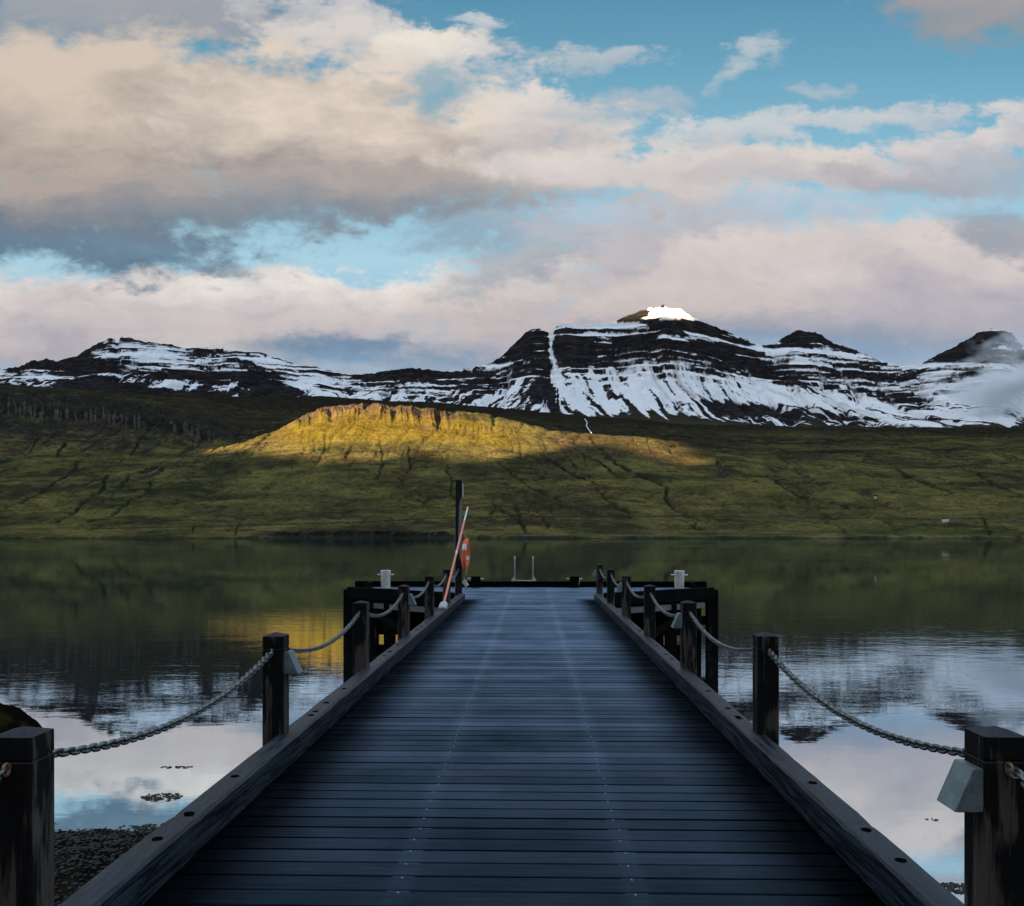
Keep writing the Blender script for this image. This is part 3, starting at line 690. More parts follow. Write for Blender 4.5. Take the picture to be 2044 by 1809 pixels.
def deck_mat():
    m, t, b = pmat('grooved_wet_deck_boards', (.02,.022,.025), .5, 0, .5)
    co = t.new('ShaderNodeNewGeometry').outputs['Position']; x, y, z = t.sep(co)
    bid = t.math('FLOOR', t.math('DIVIDE', y, .1625))
    wn = t.new('ShaderNodeTexWhiteNoise', noise_dimensions='1D'); t.put(wn.inputs['W'], bid); rnd = wn.outputs['Value']
    ga = t.noise(t.vmath('MULTIPLY', co, (2.2,60,1)), 1.0, 4, .6); gb = t.noise(co, 1.3, 4, .6); gc = t.noise(co, 60, 3, .7)
    # lighter glossier middle, darker duller margins along the kerbs
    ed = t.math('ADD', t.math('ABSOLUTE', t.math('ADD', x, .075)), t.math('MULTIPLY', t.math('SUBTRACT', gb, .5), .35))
    mid_mask = t.math('MAXIMUM', t.rng(ed, 1.46, .98, 0, 1, True), t.rng(y, 20.8, 21.4))
    base = t.mix(mid_mask, (.0012,.0015,.002), (.0038,.0072,.0120))
    v = t.math('ADD', .55, t.math('ADD', t.math('MULTIPLY', rnd, .38), t.math('ADD', t.math('MULTIPLY', gb, .42), t.math('MULTIPLY', ga, .30))))
    v = t.math('MULTIPLY', v, t.rng(gc, .25, .75, .75, 1.25))
    jd = t.math('MINIMUM', t.math('ABSOLUTE', t.math('ADD', x, .593)), t.math('ABSOLUTE', t.math('SUBTRACT', x, .456)))
    v = t.math('MULTIPLY', v, t.rng(jd, .03, .085, 1.4, 1.0))
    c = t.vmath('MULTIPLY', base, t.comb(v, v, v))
    groove = t.math('SINE', t.math('MULTIPLY', y, 2*math.pi/.0102))
    c = t.mix(t.rng(groove, -.35, -.9, 0, .75), c, (.002,.002,.002))
    bp = t.new('ShaderNodeBump'); bp.inputs['Strength'].default_value = .6; bp.inputs['Distance'].default_value = .003
    t.put(bp.inputs['Height'], t.math('ADD', t.math('MULTIPLY', groove, .5), t.math('MULTIPLY', gc, .3)))
    df = t.new('ShaderNodeBsdfDiffuse'); t.put(df.inputs[0], c); t.l.new(bp.outputs[0], df.inputs['Normal'])
    gl = t.new('ShaderNodeBsdfGlossy'); t.put(gl.inputs['Color'], t.mix(t.rng(gb, .35, .65), (.40,.62,.86), (.50,.64,.92)))
    t.put(gl.inputs['Roughness'], t.math('ADD', t.rng(gb, .3, .7, .30, .44), t.math('MULTIPLY', rnd, .06))); t.l.new(bp.outputs[0], gl.inputs['Normal'])
    fr = t.new('ShaderNodeFresnel'); fr.inputs[0].default_value = 1.36
    st_ = t.math('MULTIPLY', t.rng(mid_mask, 0, 1, .10, .95), t.math('ADD', t.rng(rnd, 0, 1, .50, .95), t.math('ADD', t.math('MULTIPLY', t.math('SUBTRACT', ga, .5), .9), t.math('MULTIPLY', t.math('SUBTRACT', gb, .5), .7))))
    st_ = t.math('MULTIPLY', st_, t.rng(t.math('ADD', jd, t.math('MULTIPLY', t.math('SUBTRACT', ga, .5), .10)), .030, .085, 1.17, 1.0))
    st_ = t.math('MULTIPLY', st_, t.rng(groove, -.35, -.9, 1, .35))
    mx = t.new('ShaderNodeMixShader'); t.put(mx.inputs[0], t.math('MULTIPLY', fr.outputs[0], st_, clamp=True)); t.l.new(df.outputs[0], mx.inputs[1]); t.l.new(gl.outputs[0], mx.inputs[2])
    t.n.remove(b); t.l.new(mx.outputs[0], [q for q in t.n if q.type == 'OUTPUT_MATERIAL'][0].inputs[0])
    return m
M_deck = deck_mat()
M_joist, _t, _b = pmat('joist_metal', (.010,.017,.026), .42, .0, .9)
_b.inputs['Specular Tint'].default_value = (.5,.72,1,1)
M_steel, t, b = pmat('galvanised_steel', (.32,.37,.39), .42, .55, .5)
_p = t.new('ShaderNodeNewGeometry').outputs['Position']
nz_ = t.noise(_p, 220, 3, .6); nw_ = t.noise(_p, 14, 4, .6)
t.put(b.inputs['Base Color'], t.mix(t.rng(t.math('ADD', t.math('MULTIPLY', nz_, .6), t.math('MULTIPLY', nw_, .4)), .35, .68), (.13,.165,.175), (.33,.40,.41)))
t.put(b.inputs['Roughness'], t.rng(nw_, .3, .7, .35, .6))
M_chain, t, b = pmat('galvanised_chain', (.34,.37,.37), .34, .8, .5)
_p = t.new('ShaderNodeNewGeometry').outputs['Position']
t.put(b.inputs['Base Color'], t.mix(t.rng(t.noise(_p, 25, 4, .65), .42, .66), (.19,.215,.22), (.07,.07,.065)))
M_rust, t, b = pmat('rusty_steel', (.20,.10,.05), .6, .3, .5)
t.put(b.inputs['Base Color'], t.mix(t.rng(t.noise(t.new('ShaderNodeNewGeometry').outputs['Position'], 90, 3, .6), .4, .6), (.26,.23,.15), (.30,.10,.03)))
M_bolt, _t, _b = pmat('sunk_bolt_hole', (.003,.003,.004), 1.0, 0, 0.0)
M_screw, _t, _b = pmat('screw_steel', (.16,.19,.21), .4, .7)
M_white, t, b = pmat('white_painted_steel', (.74,.72,.68), .45, 0, .5)
_p = t.new('ShaderNodeNewGeometry').outputs['Position']
t.put(b.inputs['Base Color'], t.mix(t.rng(t.noise(t.vmath('MULTIPLY', _p, (9,9,3)), 2.2, 4, .65), .52, .72), (.74,.71,.67), (.34,.27,.22)))
M_alu, _t, _b = pmat('ladder_aluminium', (.62,.62,.58), .4, .35)
M_orange, t, b = pmat('orange_plastic', (.95,.125,.03), .45, 0, .4)
_p = t.new('ShaderNodeNewGeometry').outputs['Position']
t.put(b.inputs['Base Color'], t.mix(t.rng(t.noise(_p, 9, 4, .6), .45, .75), (.95,.13,.03), (.95,.25,.10)))
M_band, _t, _b = pmat('reflective_white_band', (.78,.72,.66), .35)
M_salmon, _t, _b = pmat('salmon_pole', (.85,.27,.17), .4)
M_cream, _t, _b = pmat('cream_pole', (.80,.76,.66), .45)
M_blade, _t, _b = pmat('grey_blade', (.48,.47,.53), .5)
M_rope, _t, _b = pmat('pale_rope', (.62,.56,.48), .8)
M_floatrope, _t, _b = pmat('faded_orange_rope', (.75,.35,.2), .8)
M_plate, _t, _b = pmat('pale_plate', (.55,.55,.45), .5)

# ------------------------------------------------------------------ the pier
CX = -0.075
pier = empty('pier', (CX, -3, 0))
tag(pier, 'dark wet timber pier with grooved deck boards and a wide head at its far end', 'pier')
def P(o):                      # parts keep world coordinates, origin stays where it is built
    o.parent = pier; o.matrix_parent_inverse = Matrix.Translation(pier.location).inverted(); return o
PITCH = .1625; Y0, Y1, YC, YF = -3.0, 20.85, 23.45, 26.25
def halfw(y):
    if y < 20.82: return 1.575
    if y < YC: return 1.75+(y-20.82)/(YC-20.82)*(4.93-1.75)
    return 4.93
dk = MB(); yb = math.floor(Y0/PITCH)*PITCH; rr_ = random.Random(3)
while yb < YF-.02:
    a0, a1 = yb+.0066, min(yb+PITCH-.0066, YF); h0, h1 = halfw(yb), halfw(yb+PITCH)
    z = rr_.uniform(-.0016, .0016); sl = rr_.uniform(-.0012, .0012)
    c_ = .004
    xl0, xr0, xl1, xr1 = CX-h0-.03, CX+h0+.03, CX-h1-.03, CX+h1+.03
    vs = [(xl0,a0,z-.028),(xr0,a0,z-.028),(xr1,a1,z-.028),(xl1,a1,z-.028),
          (xl0,a0,z-c_+sl),(xr0,a0,z-c_-sl),(xr1,a1,z-c_-sl),(xl1,a1,z-c_+sl),
          (xl0,a0+c_,z+sl),(xr0,a0+c_,z-sl),(xr1,a1-c_,z-sl),(xl1,a1-c_,z+sl)]
    dk.add(vs, [(0,3,2,1),(0,1,5,4),(1,2,6,5),(2,3,7,6),(3,0,4,7),(4,5,9,8),(6,7,11,10),(8,9,10,11),(5,6,10,9),(7,4,8,11)])
    yb += PITCH
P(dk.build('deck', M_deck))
for jx in (-.593, .456):
    j = MB(); j.box(jx-.05, jx+.05, Y0, YF-.05, -.16, -.0042); j = P(j.build('joist', M_joist))
    s = MB(); yb = math.floor(2.2/PITCH)*PITCH
    while yb < 21:
        for q in (.36,) if True else ():
            cx, cy, r_ = jx + rr_.uniform(-.012,.012)-.004, yb+PITCH*.86, .0075
            n_ = 8; vs = [(cx+r_*math.cos(2*math.pi*k/n_), cy+r_*math.sin(2*math.pi*k/n_), .0008) for k in range(n_)]
            vs += [(cx+r_*.6*math.cos(2*math.pi*k/n_), cy+r_*.6*math.sin(2*math.pi*k/n_), .0050) for k in range(n_)]
            s.add(vs, [(k,(k+1)%n_,n_+(k+1)%n_,n_+k) for k in range(n_)] + [tuple(range(n_,2*n_))], True)
        yb += PITCH
    so = s.build('screw_row', M_screw); so.parent = j; so['kind'] = 'stuff'
for jx in (-1.5, 1.35):
    j = MB(); j.box(jx-.05, jx+.05, Y0, 20.9, -.20, -.032); P(j.build('joist', M_beam))
# kerb beams with wavering worn tops
def kerb(x0, x1, ya, yb2, seed, joints):
    m = MB(); n = int((yb2-ya)/.06); prof = []
    top = .170
    for i in range(n+1):
        y = ya + (yb2-ya)*i/n
        wv = .010*fbm(np.array([y*1.1]), np.array([seed+.0]), 4, seed)[0]; w2 = .009*fbm(np.array([y*1.7]), np.array([seed+4.]), 4, seed+5)[0]; w3 = .010*fbm(np.array([y*1.5]), np.array([seed+9.]), 4, seed+9)[0]
        jn = 0.006 if any(abs(y-j_) < .035 for j_ in joints) else 0
        zt_ = top - jn; ch = .012 + .010*abs(w3)/.01
        prof.append([(x0+w2*.4,y,-.03),(x0+w2*.4,y,zt_-ch),(x0+ch*.8+w2*.5,y,zt_+.5*wv-.002),(x0+(x1-x0)*.35,y,zt_+wv*.12+.001),(x0+(x1-x0)*.68,y,zt_-wv*.12+.001),(x1-ch+w3*.4,y,zt_+.4*wv-.002),(x1+w3*.5,y,zt_-ch*1.1),(x1+w3*.4,y,.001)])
    vs = [p for r_ in prof for p in r_]; k = len(prof[0])
    fs = [(i*k+j, i*k+(j+1)%k, (i+1)*k+(j+1)%k, (i+1)*k+j) for i in range(n) for j in range(k)]
    fs = [tuple(reversed(f)) for f in fs] + [tuple(range(k)), tuple(reversed(range(n*k, n*k+k)))]
    m.add(vs, fs, False); return m
KL = P(kerb(-1.80, -1.65, -3, 20.80, 11, [4.2, 10.2, 16.1]).build('kerb_beam', M_kerb))
KR = P(kerb(1.50, 1.65, -3, 20.80, 21, [4.16, 10.1, 16.2]).build('kerb_beam', M_kerb))
def hole(x, y, par):
    m = MB(); n_ = 16; r_ = .0245
    m.add([(x+r_*math.cos(2*math.pi*k/n_), y+r_*math.sin(2*math.pi*k/n_), z_) for z_ in (.150, .1738) for k in range(n_)],
          [(k,(k+1)%n_,n_+(k+1)%n_,n_+k) for k in range(n_)]+[tuple(range(n_,2*n_))])
    o = m.build('bolt', M_bolt); o.parent = par
for k in range(7):
    for ln, lst, x, par in (('l', (3.87,4.23,4.89,6.58), -1.722, KL), ('r', (3.69,4.07,4.84,6.60), 1.578, KR)):
        for i_, y in enumerate(lst):
            yy = y + 3.0*k - (0 if k == 0 else .15*(k % 2))
            if yy < 20.6 and not (k > 0 and i_ == 3 and k % 2): hole(x, yy, par)
# head of the pier: rim timbers, walers, piles, braces
Pm = lambda bm_, name, mat: P(bm_.build(name, mat))
xl, xr = CX-5.03, CX+5.03
fb = MB(); fb.box(xl, xr, 26.26, 26.46, -.30, .175, .012); Pm(fb, 'rim_beam', M_beam)
for x_ in (xl, xr-.2):
    s = MB(); s.box(x_+.04, x_+.20 if x_ < 0 else x_+.16, 24.95, 26.255, .004, .172, .012); Pm(s, 'rim_beam', M_beam)
    s = MB(); cxk = x_+.12 if x_ < 0 else x_+.08
    s.box(cxk-.16, cxk+.16, 24.55, 24.90, .004, .262, .012); Pm(s, 'end_block', M_beam)
    s = MB(); s.box(x_+.01, x_+.19, 23.5, 26.25, -.34, -.006, .01); Pm(s, 'side_beam', M_beam)
for sg_ in (-1, 1):
    a_in = (CX+sg_*1.86, 20.98); a_out = (CX+sg_*5.0, 23.42)
    s = MB(); s.beam((a_in[0], a_in[1], .01), (a_out[0], a_out[1], .01), .14, .32, bev=.012); Pm(s, 'rim_beam', M_beam)
    s = MB(); s.beam((a_in[0]+sg_*.12, a_in[1]+.18, -.30), (a_out[0]-sg_*.28, a_out[1]-.16, -.30), .12, .155, bev=.02); Pm(s, 'waler', M_pale)
    for (fx, fy, w_) in ((a_out[0]+sg_*.0, a_out[1]+.12, .30), (CX+sg_*4.25, 22.92, .28), (CX+sg_*3.72, 22.55, .28), (CX+sg_*2.2, 21.5, .25),
                         (CX+sg_*4.8, 26.05, .28), (CX+sg_*3.9, 26.05, .28), (CX+sg_*3.0, 26.05, .28), (CX+sg_*2.0, 26.05, .28), (CX+sg_*.8, 26.05, .28), (CX+sg_*4.8, 24.8, .28), (CX+sg_*3.6, 24.6, .28)):
        s = MB(); s.box(fx-w_/2, fx+w_/2, fy-w_/2, fy+w_/2, -3.2, -.035 if fy > 24 else -.16 if w_ < .3 else .10, .015); Pm(s, 'pile', M_pile)
    s = MB(); s.beam((CX+sg_*4.2, 22.72, -.45), (CX+sg_*2.3, 21.32, -1.35), .07, .16, bev=.01); Pm(s, 'brace', M_pile)
    s = MB(); s.beam((CX+sg_*4.95, 23.7, -.75), (CX+sg_*3.6, 22.65, -.75), .10, .22, bev=.01); Pm(s, 'waler', M_pile)
for sg_ in (-1, 1):
    s = MB(); s.box(min(CX+sg_*1.0, CX+sg_*4.9), max(CX+sg_*1.0, CX+sg_*4.9), 26.0, 26.04, -1.45, -.18, .004); Pm(s, 'shade_screen', M_pile)  # dark boards added to block the bright reflection under the pier head
for k in range(7):
    y = 2.97+3*k-1.4
    s = MB(); s.box(-1.62, 1.47, y-.09, y+.09, -.42, -.205, .01); Pm(s, 'cross_beam', M_beam)
    for x_ in (-1.45, 1.30):
        s = MB(); s.box(x_-.11, x_+.11, y-.11, y+.11, -3.2, -.425, .01); Pm(s, 'pile', M_pile)

# ------------------------------------------------------------------ rail posts
def sqlathe(m, prof, x=0, y=0, ch=.008, apex=None):
    vs = []; 
    for z, h in prof:
        c_ = ch
        vs += [(x-h+c_,y-h,z),(x+h-c_,y-h,z),(x+h,y-h+c_,z),(x+h,y+h-c_,z),(x+h-c_,y+h,z),(x-h+c_,y+h,z),(x-h,y+h-c_,z),(x-h,y-h+c_,z)]
    n = len(prof); fs = [(i*8+k, i*8+(k+1)%8, (i+1)*8+(k+1)%8, (i+1)*8+k) for i in range(n-1) for k in range(8)]
    if apex is None: fs.append(tuple(range((n-1)*8, n*8)))
    else:
        vs.append((x, y, apex)); fs += [((n-1)*8+k, (n-1)*8+(k+1)%8, n*8) for k in range(8)]
    fs.append(tuple(reversed(range(8))))
    m.add(vs, fs)
LX, RX = -1.82, 1.655
def ring_bm(m, c, rad, wire, axis='x', n=16, k=6):
    vs = []
    for i in range(n):
        a = 2*math.pi*i/n
        for j in range(k):
            b_ = 2*math.pi*j/k; rr = rad+wire*math.cos(b_); o_ = wire*math.sin(b_)
            p = {'x': (o_, rr*math.cos(a), rr*math.sin(a)), 'y': (rr*math.cos(a), o_, rr*math.sin(a)), 'z': (rr*math.cos(a), rr*math.sin(a), o_)}[axis]
            vs.append((c[0]+p[0], c[1]+p[1], c[2]+p[2]))
    m.add(vs, [(i*k+j, i*k+(j+1)%k, ((i+1)%n)*k+(j+1)%k, ((i+1)%n)*k+j) for i in range(n) for j in range(k)], True)
def make_post(tall=False):
    t_ = empty('rail_post' if not tall else 'tall_post')
    m = MB()
    if tall: sqlathe(m, [(-.35,.076),(2.95,.075)], apex=2.957)
    else: sqlathe(m, [(-.35,.0755),(.768,.075),(.770,.0715),(.779,.0715),(.781,.075),(.858,.0745)], apex=.882)
    m.build('timber', M_tall if tall else M_post, t_)
    for sg_ in ((-1,) if tall else (-1, 1)):
        e = MB(); ring_bm(e, (0,sg_*.096,.752), .020, .0055, 'x'); e.tube([(0,sg_*.060,.760),(0,sg_*.080,.757)], .0065, 8); e.build('eye_bolt', M_rust, t_)
    return t_
def copy_tree(o, parent=None):
    c = o.copy(); COL.objects.link(c)
    for ch in [q for q in bpy.data.objects if q.parent == o]:
        d_ = copy_tree(ch); d_.parent = c
    if parent: c.parent = parent
    return c
ORD = ['first','second','third','fourth','fifth','sixth','seventh','eighth']
post0 = make_post()
spec_l = {0: 'post beside the camera on the left, outside the frame',
 1: 'big near left post with pale scratched side, cut by the left frame edge',
 2: 'dark post on the left kerb, second from the camera, grey lamp on it',
 3: 'left row post with white scuff, in front of the left wing end',
 4: 'left row post in front of the waler, fourth from the camera, with a lamp',
 5: 'left row post, fifth from the camera, between two lamp posts',
 6: 'shortest looking left post, directly behind the leaning orange pole'}
spec_r = {0: 'post beside the camera on the right, outside the frame',
 1: 'big near right post with brown patch, cut by the right frame edge',
 2: 'dark post on the right kerb without a lamp, second from the camera',
 3: 'right row post with brown patch, third from the camera, grey lamp on it',
 4: 'right row post, fourth from the camera, without a lamp',
 5: 'right row post, fifth from the camera, small lamp on its left face',
 6: 'right row post, sixth from the camera, last but one',
 7: 'farthest post of the right row, at the end of the kerb beam'}
used0 = False
for side, X_, spec in (('l', LX, spec_l), ('r', RX, spec_r)):
    for k, lab in spec.items():
        o = post0 if not used0 else copy_tree(post0); used0 = True
        o.location = (X_, 2.97+3.0*(k-1)+.075+(-.045 if side == 'l' else .045), 0); o.rotation_euler = (0, 0, random.uniform(-.012, .012))
        tag(o, lab, 'post', 'square timber posts carrying the chains')
tp = make_post(True); tp.location = (LX, 21.0, 0)
tag(tp, 'tall square timber post with pale weathered stripe, life ring hanging on it', 'post')
m = MB(); m.tube([(-.088,-.02,-.3),(-.088,-.02,2.05)], .010, 8); m.build('conduit', M_steel, tp)
m = MB(); m.box(.100,.104,-.14,.10,2.53,2.87,.001); m.tube([(.07,-.02,2.6),(.102,-.02,2.6)], .008, 6); m.tube([(.07,-.02,2.8),(.102,-.02,2.8)], .008, 6); m.build('edge_on_plate', M_plate, tp)
m = MB(); m.tube([(.06,-.03,2.155),(.13,-.045,2.155),(.185,-.06,2.150),(.20,-.09,2.165),(.19,-.12,2.19)], .008, 8); m.build('pole_hook', M_steel, tp)

# ------------------------------------------------------------------ chains
def chain_mesh():
    span = 3.0-.15-.07; sag = .145; n = 67
    f = lambda s_: Vector((0, -span/2+span*s_, -sag*4*s_*(1-s_)))
    ss = np.linspace(0, 1, 801); pts = np.array([f(s_) for s_ in ss]); dl = np.concatenate([[0], np.cumsum(np.linalg.norm(np.diff(pts, axis=0), axis=1))])
    m = MB(); p = dl[-1]/n; hl = p*.5+.0085; hw = .0150; wr = .0074
    for i in range(n):
        dpos = (i+.5)*p; s_ = np.interp(dpos, dl, ss); c = f(s_); d_ = (f(s_+.002)-f(s_-.002)).normalized()
        tw = math.pi/4 + (math.pi/2 if i % 2 else 0)+random.uniform(-.12,.12)
        sd = Vector((1,0,0)); u_ = sd.cross(d_).normalized(); a_ = sd*math.cos(tw)+u_*math.sin(tw); b_ = d_.cross(a_)
        path = []
        for q in range(12):
            an = 2*math.pi*q/12; cx_, cy_ = math.cos(an), math.sin(an)
            lx = (hl-hw)*(1 if cx_ > 0.01 else -1 if cx_ < -.01 else 0)+hw*cx_; path.append((lx, hw*cy_, cx_, cy_))
        vs = []
        for (lx, ly, cx_, cy_) in path:
            for j in range(6):
                an = 2*math.pi*j/6
                vs.append(c + d_*(lx+wr*math.cos(an)*cx_) + a_*(ly+wr*math.cos(an)*cy_) + b_*(wr*math.sin(an)))
        m.add(vs, [(q*6+j, q*6+(j+1)%6, ((q+1)%12)*6+(j+1)%6, ((q+1)%12)*6+j) for q in range(12) for j in range(6)], True)
    return m
ch0 = chain_mesh().build('chain', M_chain); first = True
cl = {'l': ['nearest left chain stub leaving the frame below the big left post', 'long near left chain sagging from the big left post to the second post',
            'left chain between the second and third post, over the yellow reflection', 'left chain sagging between the third and fourth left posts',
            'short looking left chain between the fourth and fifth posts', 'small left chain between the fifth and sixth posts', 'last left chain, ending on the tall post'],
      'r': ['nearest right chain stub leaving the frame beside the big right post', 'long near right chain sagging from the second post to the big right post',
            'right chain in front of the right wing end, between second and third posts', 'right chain sagging between the third and fourth right posts',
            'short looking right chain between the fourth and fifth posts', 'small right chain between the fifth and sixth posts', 'farthest right chain, ending on the last right post']}
for side, X_ in (('l', LX), ('r', RX)):
    for k in range(7):
        o = ch0 if first else ch0.copy()
        if not first: COL.objects.link(o)
        first = False
        o.location = (X_, 3.045+3.0*(k-1)+1.5+(-.045 if side == 'l' else .045), .752); tag(o, cl[side][k], 'chain', 'galvanised chains between the posts')

# ------------------------------------------------------------------ wedge lamps
def make_lamp():
    t_ = empty('wedge_lamp'); m = MB()
    bm = bmesh.new(); pr = [(0,0),(0,.152),(.034,.152),(.100,0)]
    vs = [bm.verts.new((x, y, z)) for y in (-.070,.070) for x, z in pr]
    for f in ((0,1,2,3),(7,6,5,4),(0,4,5,1),(1,5,6,2),(2,6,7,3),(3,7,4,0)): bm.faces.new([vs[i] for i in f])
    bmesh.ops.recalc_face_normals(bm, faces=bm.faces[:])
    bmesh.ops.bevel(bm, geom=bm.edges[:], offset=.0028, segments=2, affect='EDGES')
    m.frombm(bm); m.build('housing', M_steel, t_)
    d_ = MB(); d_.box(.018,.080,-.052,.052,-.006,.001,.001); d_.build('lens', pmat('frosted_lens', (.30,.32,.33), .35)[0], t_)
    return t_
lamp = make_lamp(); first = True
for side, k, lab in (('l',2,'grey wedge lamp on the second left post, above the sky reflection'),
    ('l',4,'grey wedge lamp on the fourth left post, in front of the pale waler'),
    ('l',6,'grey wedge lamp on the sixth left post, beside the leaning orange pole'),
    ('r',1,'large grey wedge lamp on the big right post, nearest to the camera'),
    ('r',3,'grey wedge lamp on the third right post, near the right wing'),
    ('r',5,'small grey wedge lamp on the fifth right post'),
    ('r',7,'farthest wedge lamp, on the last right post, seen against the water')):
    o = lamp if first else copy_tree(lamp); first = False
    o.location = (LX+.076 if side == 'l' else RX-.076, 3.045+3.0*(k-1)+(-.045 if side == 'l' else .045), .593)
    o.rotation_euler = (0, 0, 0 if side == 'l' else math.pi)
    tag(o, lab, 'lamp', 'grey wedge lamps on the posts')
wl = empty('floodlight', (LX+.078, 21.02, .30)); tag(wl, 'small tilted white box fixture low on the tall post', 'light fixture')
m = MB(); m.beam((.03,0,.17),(.13,0,.03), .10, .10, up=(0,1,0), bev=.008); m.build('housing', M_white, wl)
m = MB(); m.tube([(.0,0,.12),(.05,0,.12)], .015, 8); m.build('bracket', M_beam, wl)

# ------------------------------------------------------------------ life ring, hook pole
lr = empty('life_ring', (-1.640, 20.83, 1.13), 0); lr.rotation_euler = (R(0), R(3), R(-2.5))
tag(lr, 'orange life ring with white bands hanging from the tall timber post', 'life ring')
def torus_arc(m, Rm, ra, rb, a0, a1, n=40, k=14, grow=0.0):
    vs = []
    for i in range(n+1):
        a = a0+(a1-a0)*i/n
        for j in range(k):
            b_ = 2*math.pi*j/k; rr = Rm+(rb+grow)*math.cos(b_); x_ = (ra+grow)*math.sin(b_)
            vs.append((x_, rr*math.cos(a), rr*math.sin(a)))
    m.add(vs, [(i*k+j, i*k+(j+1)%k, (i+1)*k+(j+1)%k, (i+1)*k+j) for i in range(n) for j in range(k)], True)
m = MB(); torus_arc(m, .30, .058, .080, 0, 2*math.pi, 64); m.build('ring', M_orange, lr)
for a in (138, 322):
    m = MB(); torus_arc(m, .30, .058, .080, R(a), R(a+24), 8, 14, .0025); m.build('band', M_band, lr)
m = MB(); pts = []
for i in range(65):
    a = 2*math.pi*i/64; q = abs(math.sin(2*(a-R(32)))); pts.append((.045+.02*q, (.385+.022*q)*math.cos(a), (.385+.022*q)*math.sin(a)))
m.tube(pts, .006, 6); 
for i in range(9):
    y_ = -.16+.035*i; m.tube([(.03+.01*(i%3), y_, -.36),(.035+.012*(i%2), y_+.012, -.43),(.03, y_-.01+.008*(i%3), -.47-.02*(i%3))], .004, 5)
m.tube([(0,0,.38),(-.03,.05,.44),(-.07,.12,.45)], .006, 6)
m.build('grab_line', M_floatrope, lr)
hp = empty('boat_hook', (-1.700, 16.05, .17)); tag(hp, 'long salmon rescue pole with grey blade leaning on the tall post', 'rescue pole')
A_ = Vector((-1.700,16.05,.19)); B_ = Vector((-1.590,20.86,2.275)); dA = B_-A_
def PH(o): o.parent = hp; o.matrix_parent_inverse = Matrix.Translation(hp.location).inverted(); return o
m = MB(); m.tube([A_+dA*.02, A_+dA*.83], .024, 12); PH(m.build('shaft', M_salmon))
m = MB(); m.tube([A_+dA*.83, A_+dA*.995, A_+dA], [.022,.020,.012], 12); PH(m.build('tip', M_cream))
m = MB(); m.tube([A_+dA*.475, A_+dA*.505], .0255, 12); PH(m.build('mark', M_band))
m = MB()   # curved scoop blade
vs = []; dn = dA.normalized(); sd = Vector((1,0,0)); nn_ = sd.cross(dn).normalized()
for i, (t_, w_, dp) in enumerate([(.27,.03,.02),(.25,.055,.03),(.21,.072,.035),(.08,.078,.038),(-.02,.084,.04)]):
    for j in range(9):
        a = math.pi*(j/8); vs.append(A_+dn*t_+sd*(-math.cos(a)*w_)-nn_*(math.sin(a)*dp*-1) )
m.add(vs, [(i*9+j, i*9+j+1, (i+1)*9+j+1, (i+1)*9+j) for i in range(4) for j in range(8)], True)
bl = PH(m.build('blade', M_blade)); so_ = bl.modifiers.new('thick', 'SOLIDIFY'); so_.thickness = .005

# ------------------------------------------------------------------ mooring bollards, cleat posts, ladder
def make_bollard():
    t_ = empty('mooring_bollard'); m = MB(); n = 28
    prof = [(.140,.0),(.140,.03),(.143,.25),(.150,.50),(.152,.535),(.146,.540),(.138,.535),(.136,.42)]
    vs = [(r_*math.cos(2*math.pi*k/n), r_*math.sin(2*math.pi*k/n), z) for r_, z in prof for k in range(n)]
    m.add(vs, [(i*n+k, i*n+(k+1)%n, (i+1)*n+(k+1)%n, (i+1)*n+k) for i in range(len(prof)-1) for k in range(n)], True)
    m.add(vs[-n:], [tuple(range(n))]); m.build('body', M_white, t_)
    m = MB(); m.tube([(-.255,0,.405),(-.250,0,.405),(.250,0,.405),(.255,0,.405)], [.014,.022,.022,.014], 12); m.build('crossbar', M_white, t_)
    return t_
b1 = make_bollard(); b1.location = (-4.43, 25.6, .002); tag(b1, 'white steel mooring bollard on the left wing of the pier head', 'bollard', 'white steel mooring bollards')
b2 = copy_tree(b1); b2.location = (4.39, 25.6, .002); b2.rotation_euler = (0,0,.3*0); tag(b2, 'white steel mooring bollard on the right wing of the pier head')
def make_cleat():
    t_ = empty('cleat_post'); m = MB(); sqlathe(m, [(0,.145),(.335,.140)], ch=.03, apex=.342); m.build('timber', M_beam, t_)
    m = MB(); m.tube([(-.25,0,.262),(.25,0,.262)], .018, 10); m.build('crossbar', M_white, t_); return t_
c1 = make_cleat(); c1.location = (-1.74, 26.09, .003); tag(c1, 'short black timber cleat with pale crossbar, left of the ladder', 'mooring cleat', 'black timber cleats')
c2 = copy_tree(c1); c2.location = (1.28, 26.09, .003); tag(c2, 'short black timber cleat right of the ladder, with a rope end hanging')
rp = empty('rope_end', (1.44, 26.0, .20)); tag(rp, 'pale rope end hanging from the right cleat crossbar', 'rope')
m = MB(); ring_bm(m, (0,.09,.065), .024, .008, 'x', 12, 6); m.tube([(0,.06,.06),(-.015,.0,-.02),(-.045,-.03,-.11),(-.055,-.04,-.19)], [.012,.015,.018,.012], 8); m.build('strand', M_rope, rp)
ld = empty('boarding_ladder', (-.27, 26.40, .18)); tag(ld, 'pale metal ladder top with two upright rails at the pier end', 'ladder')
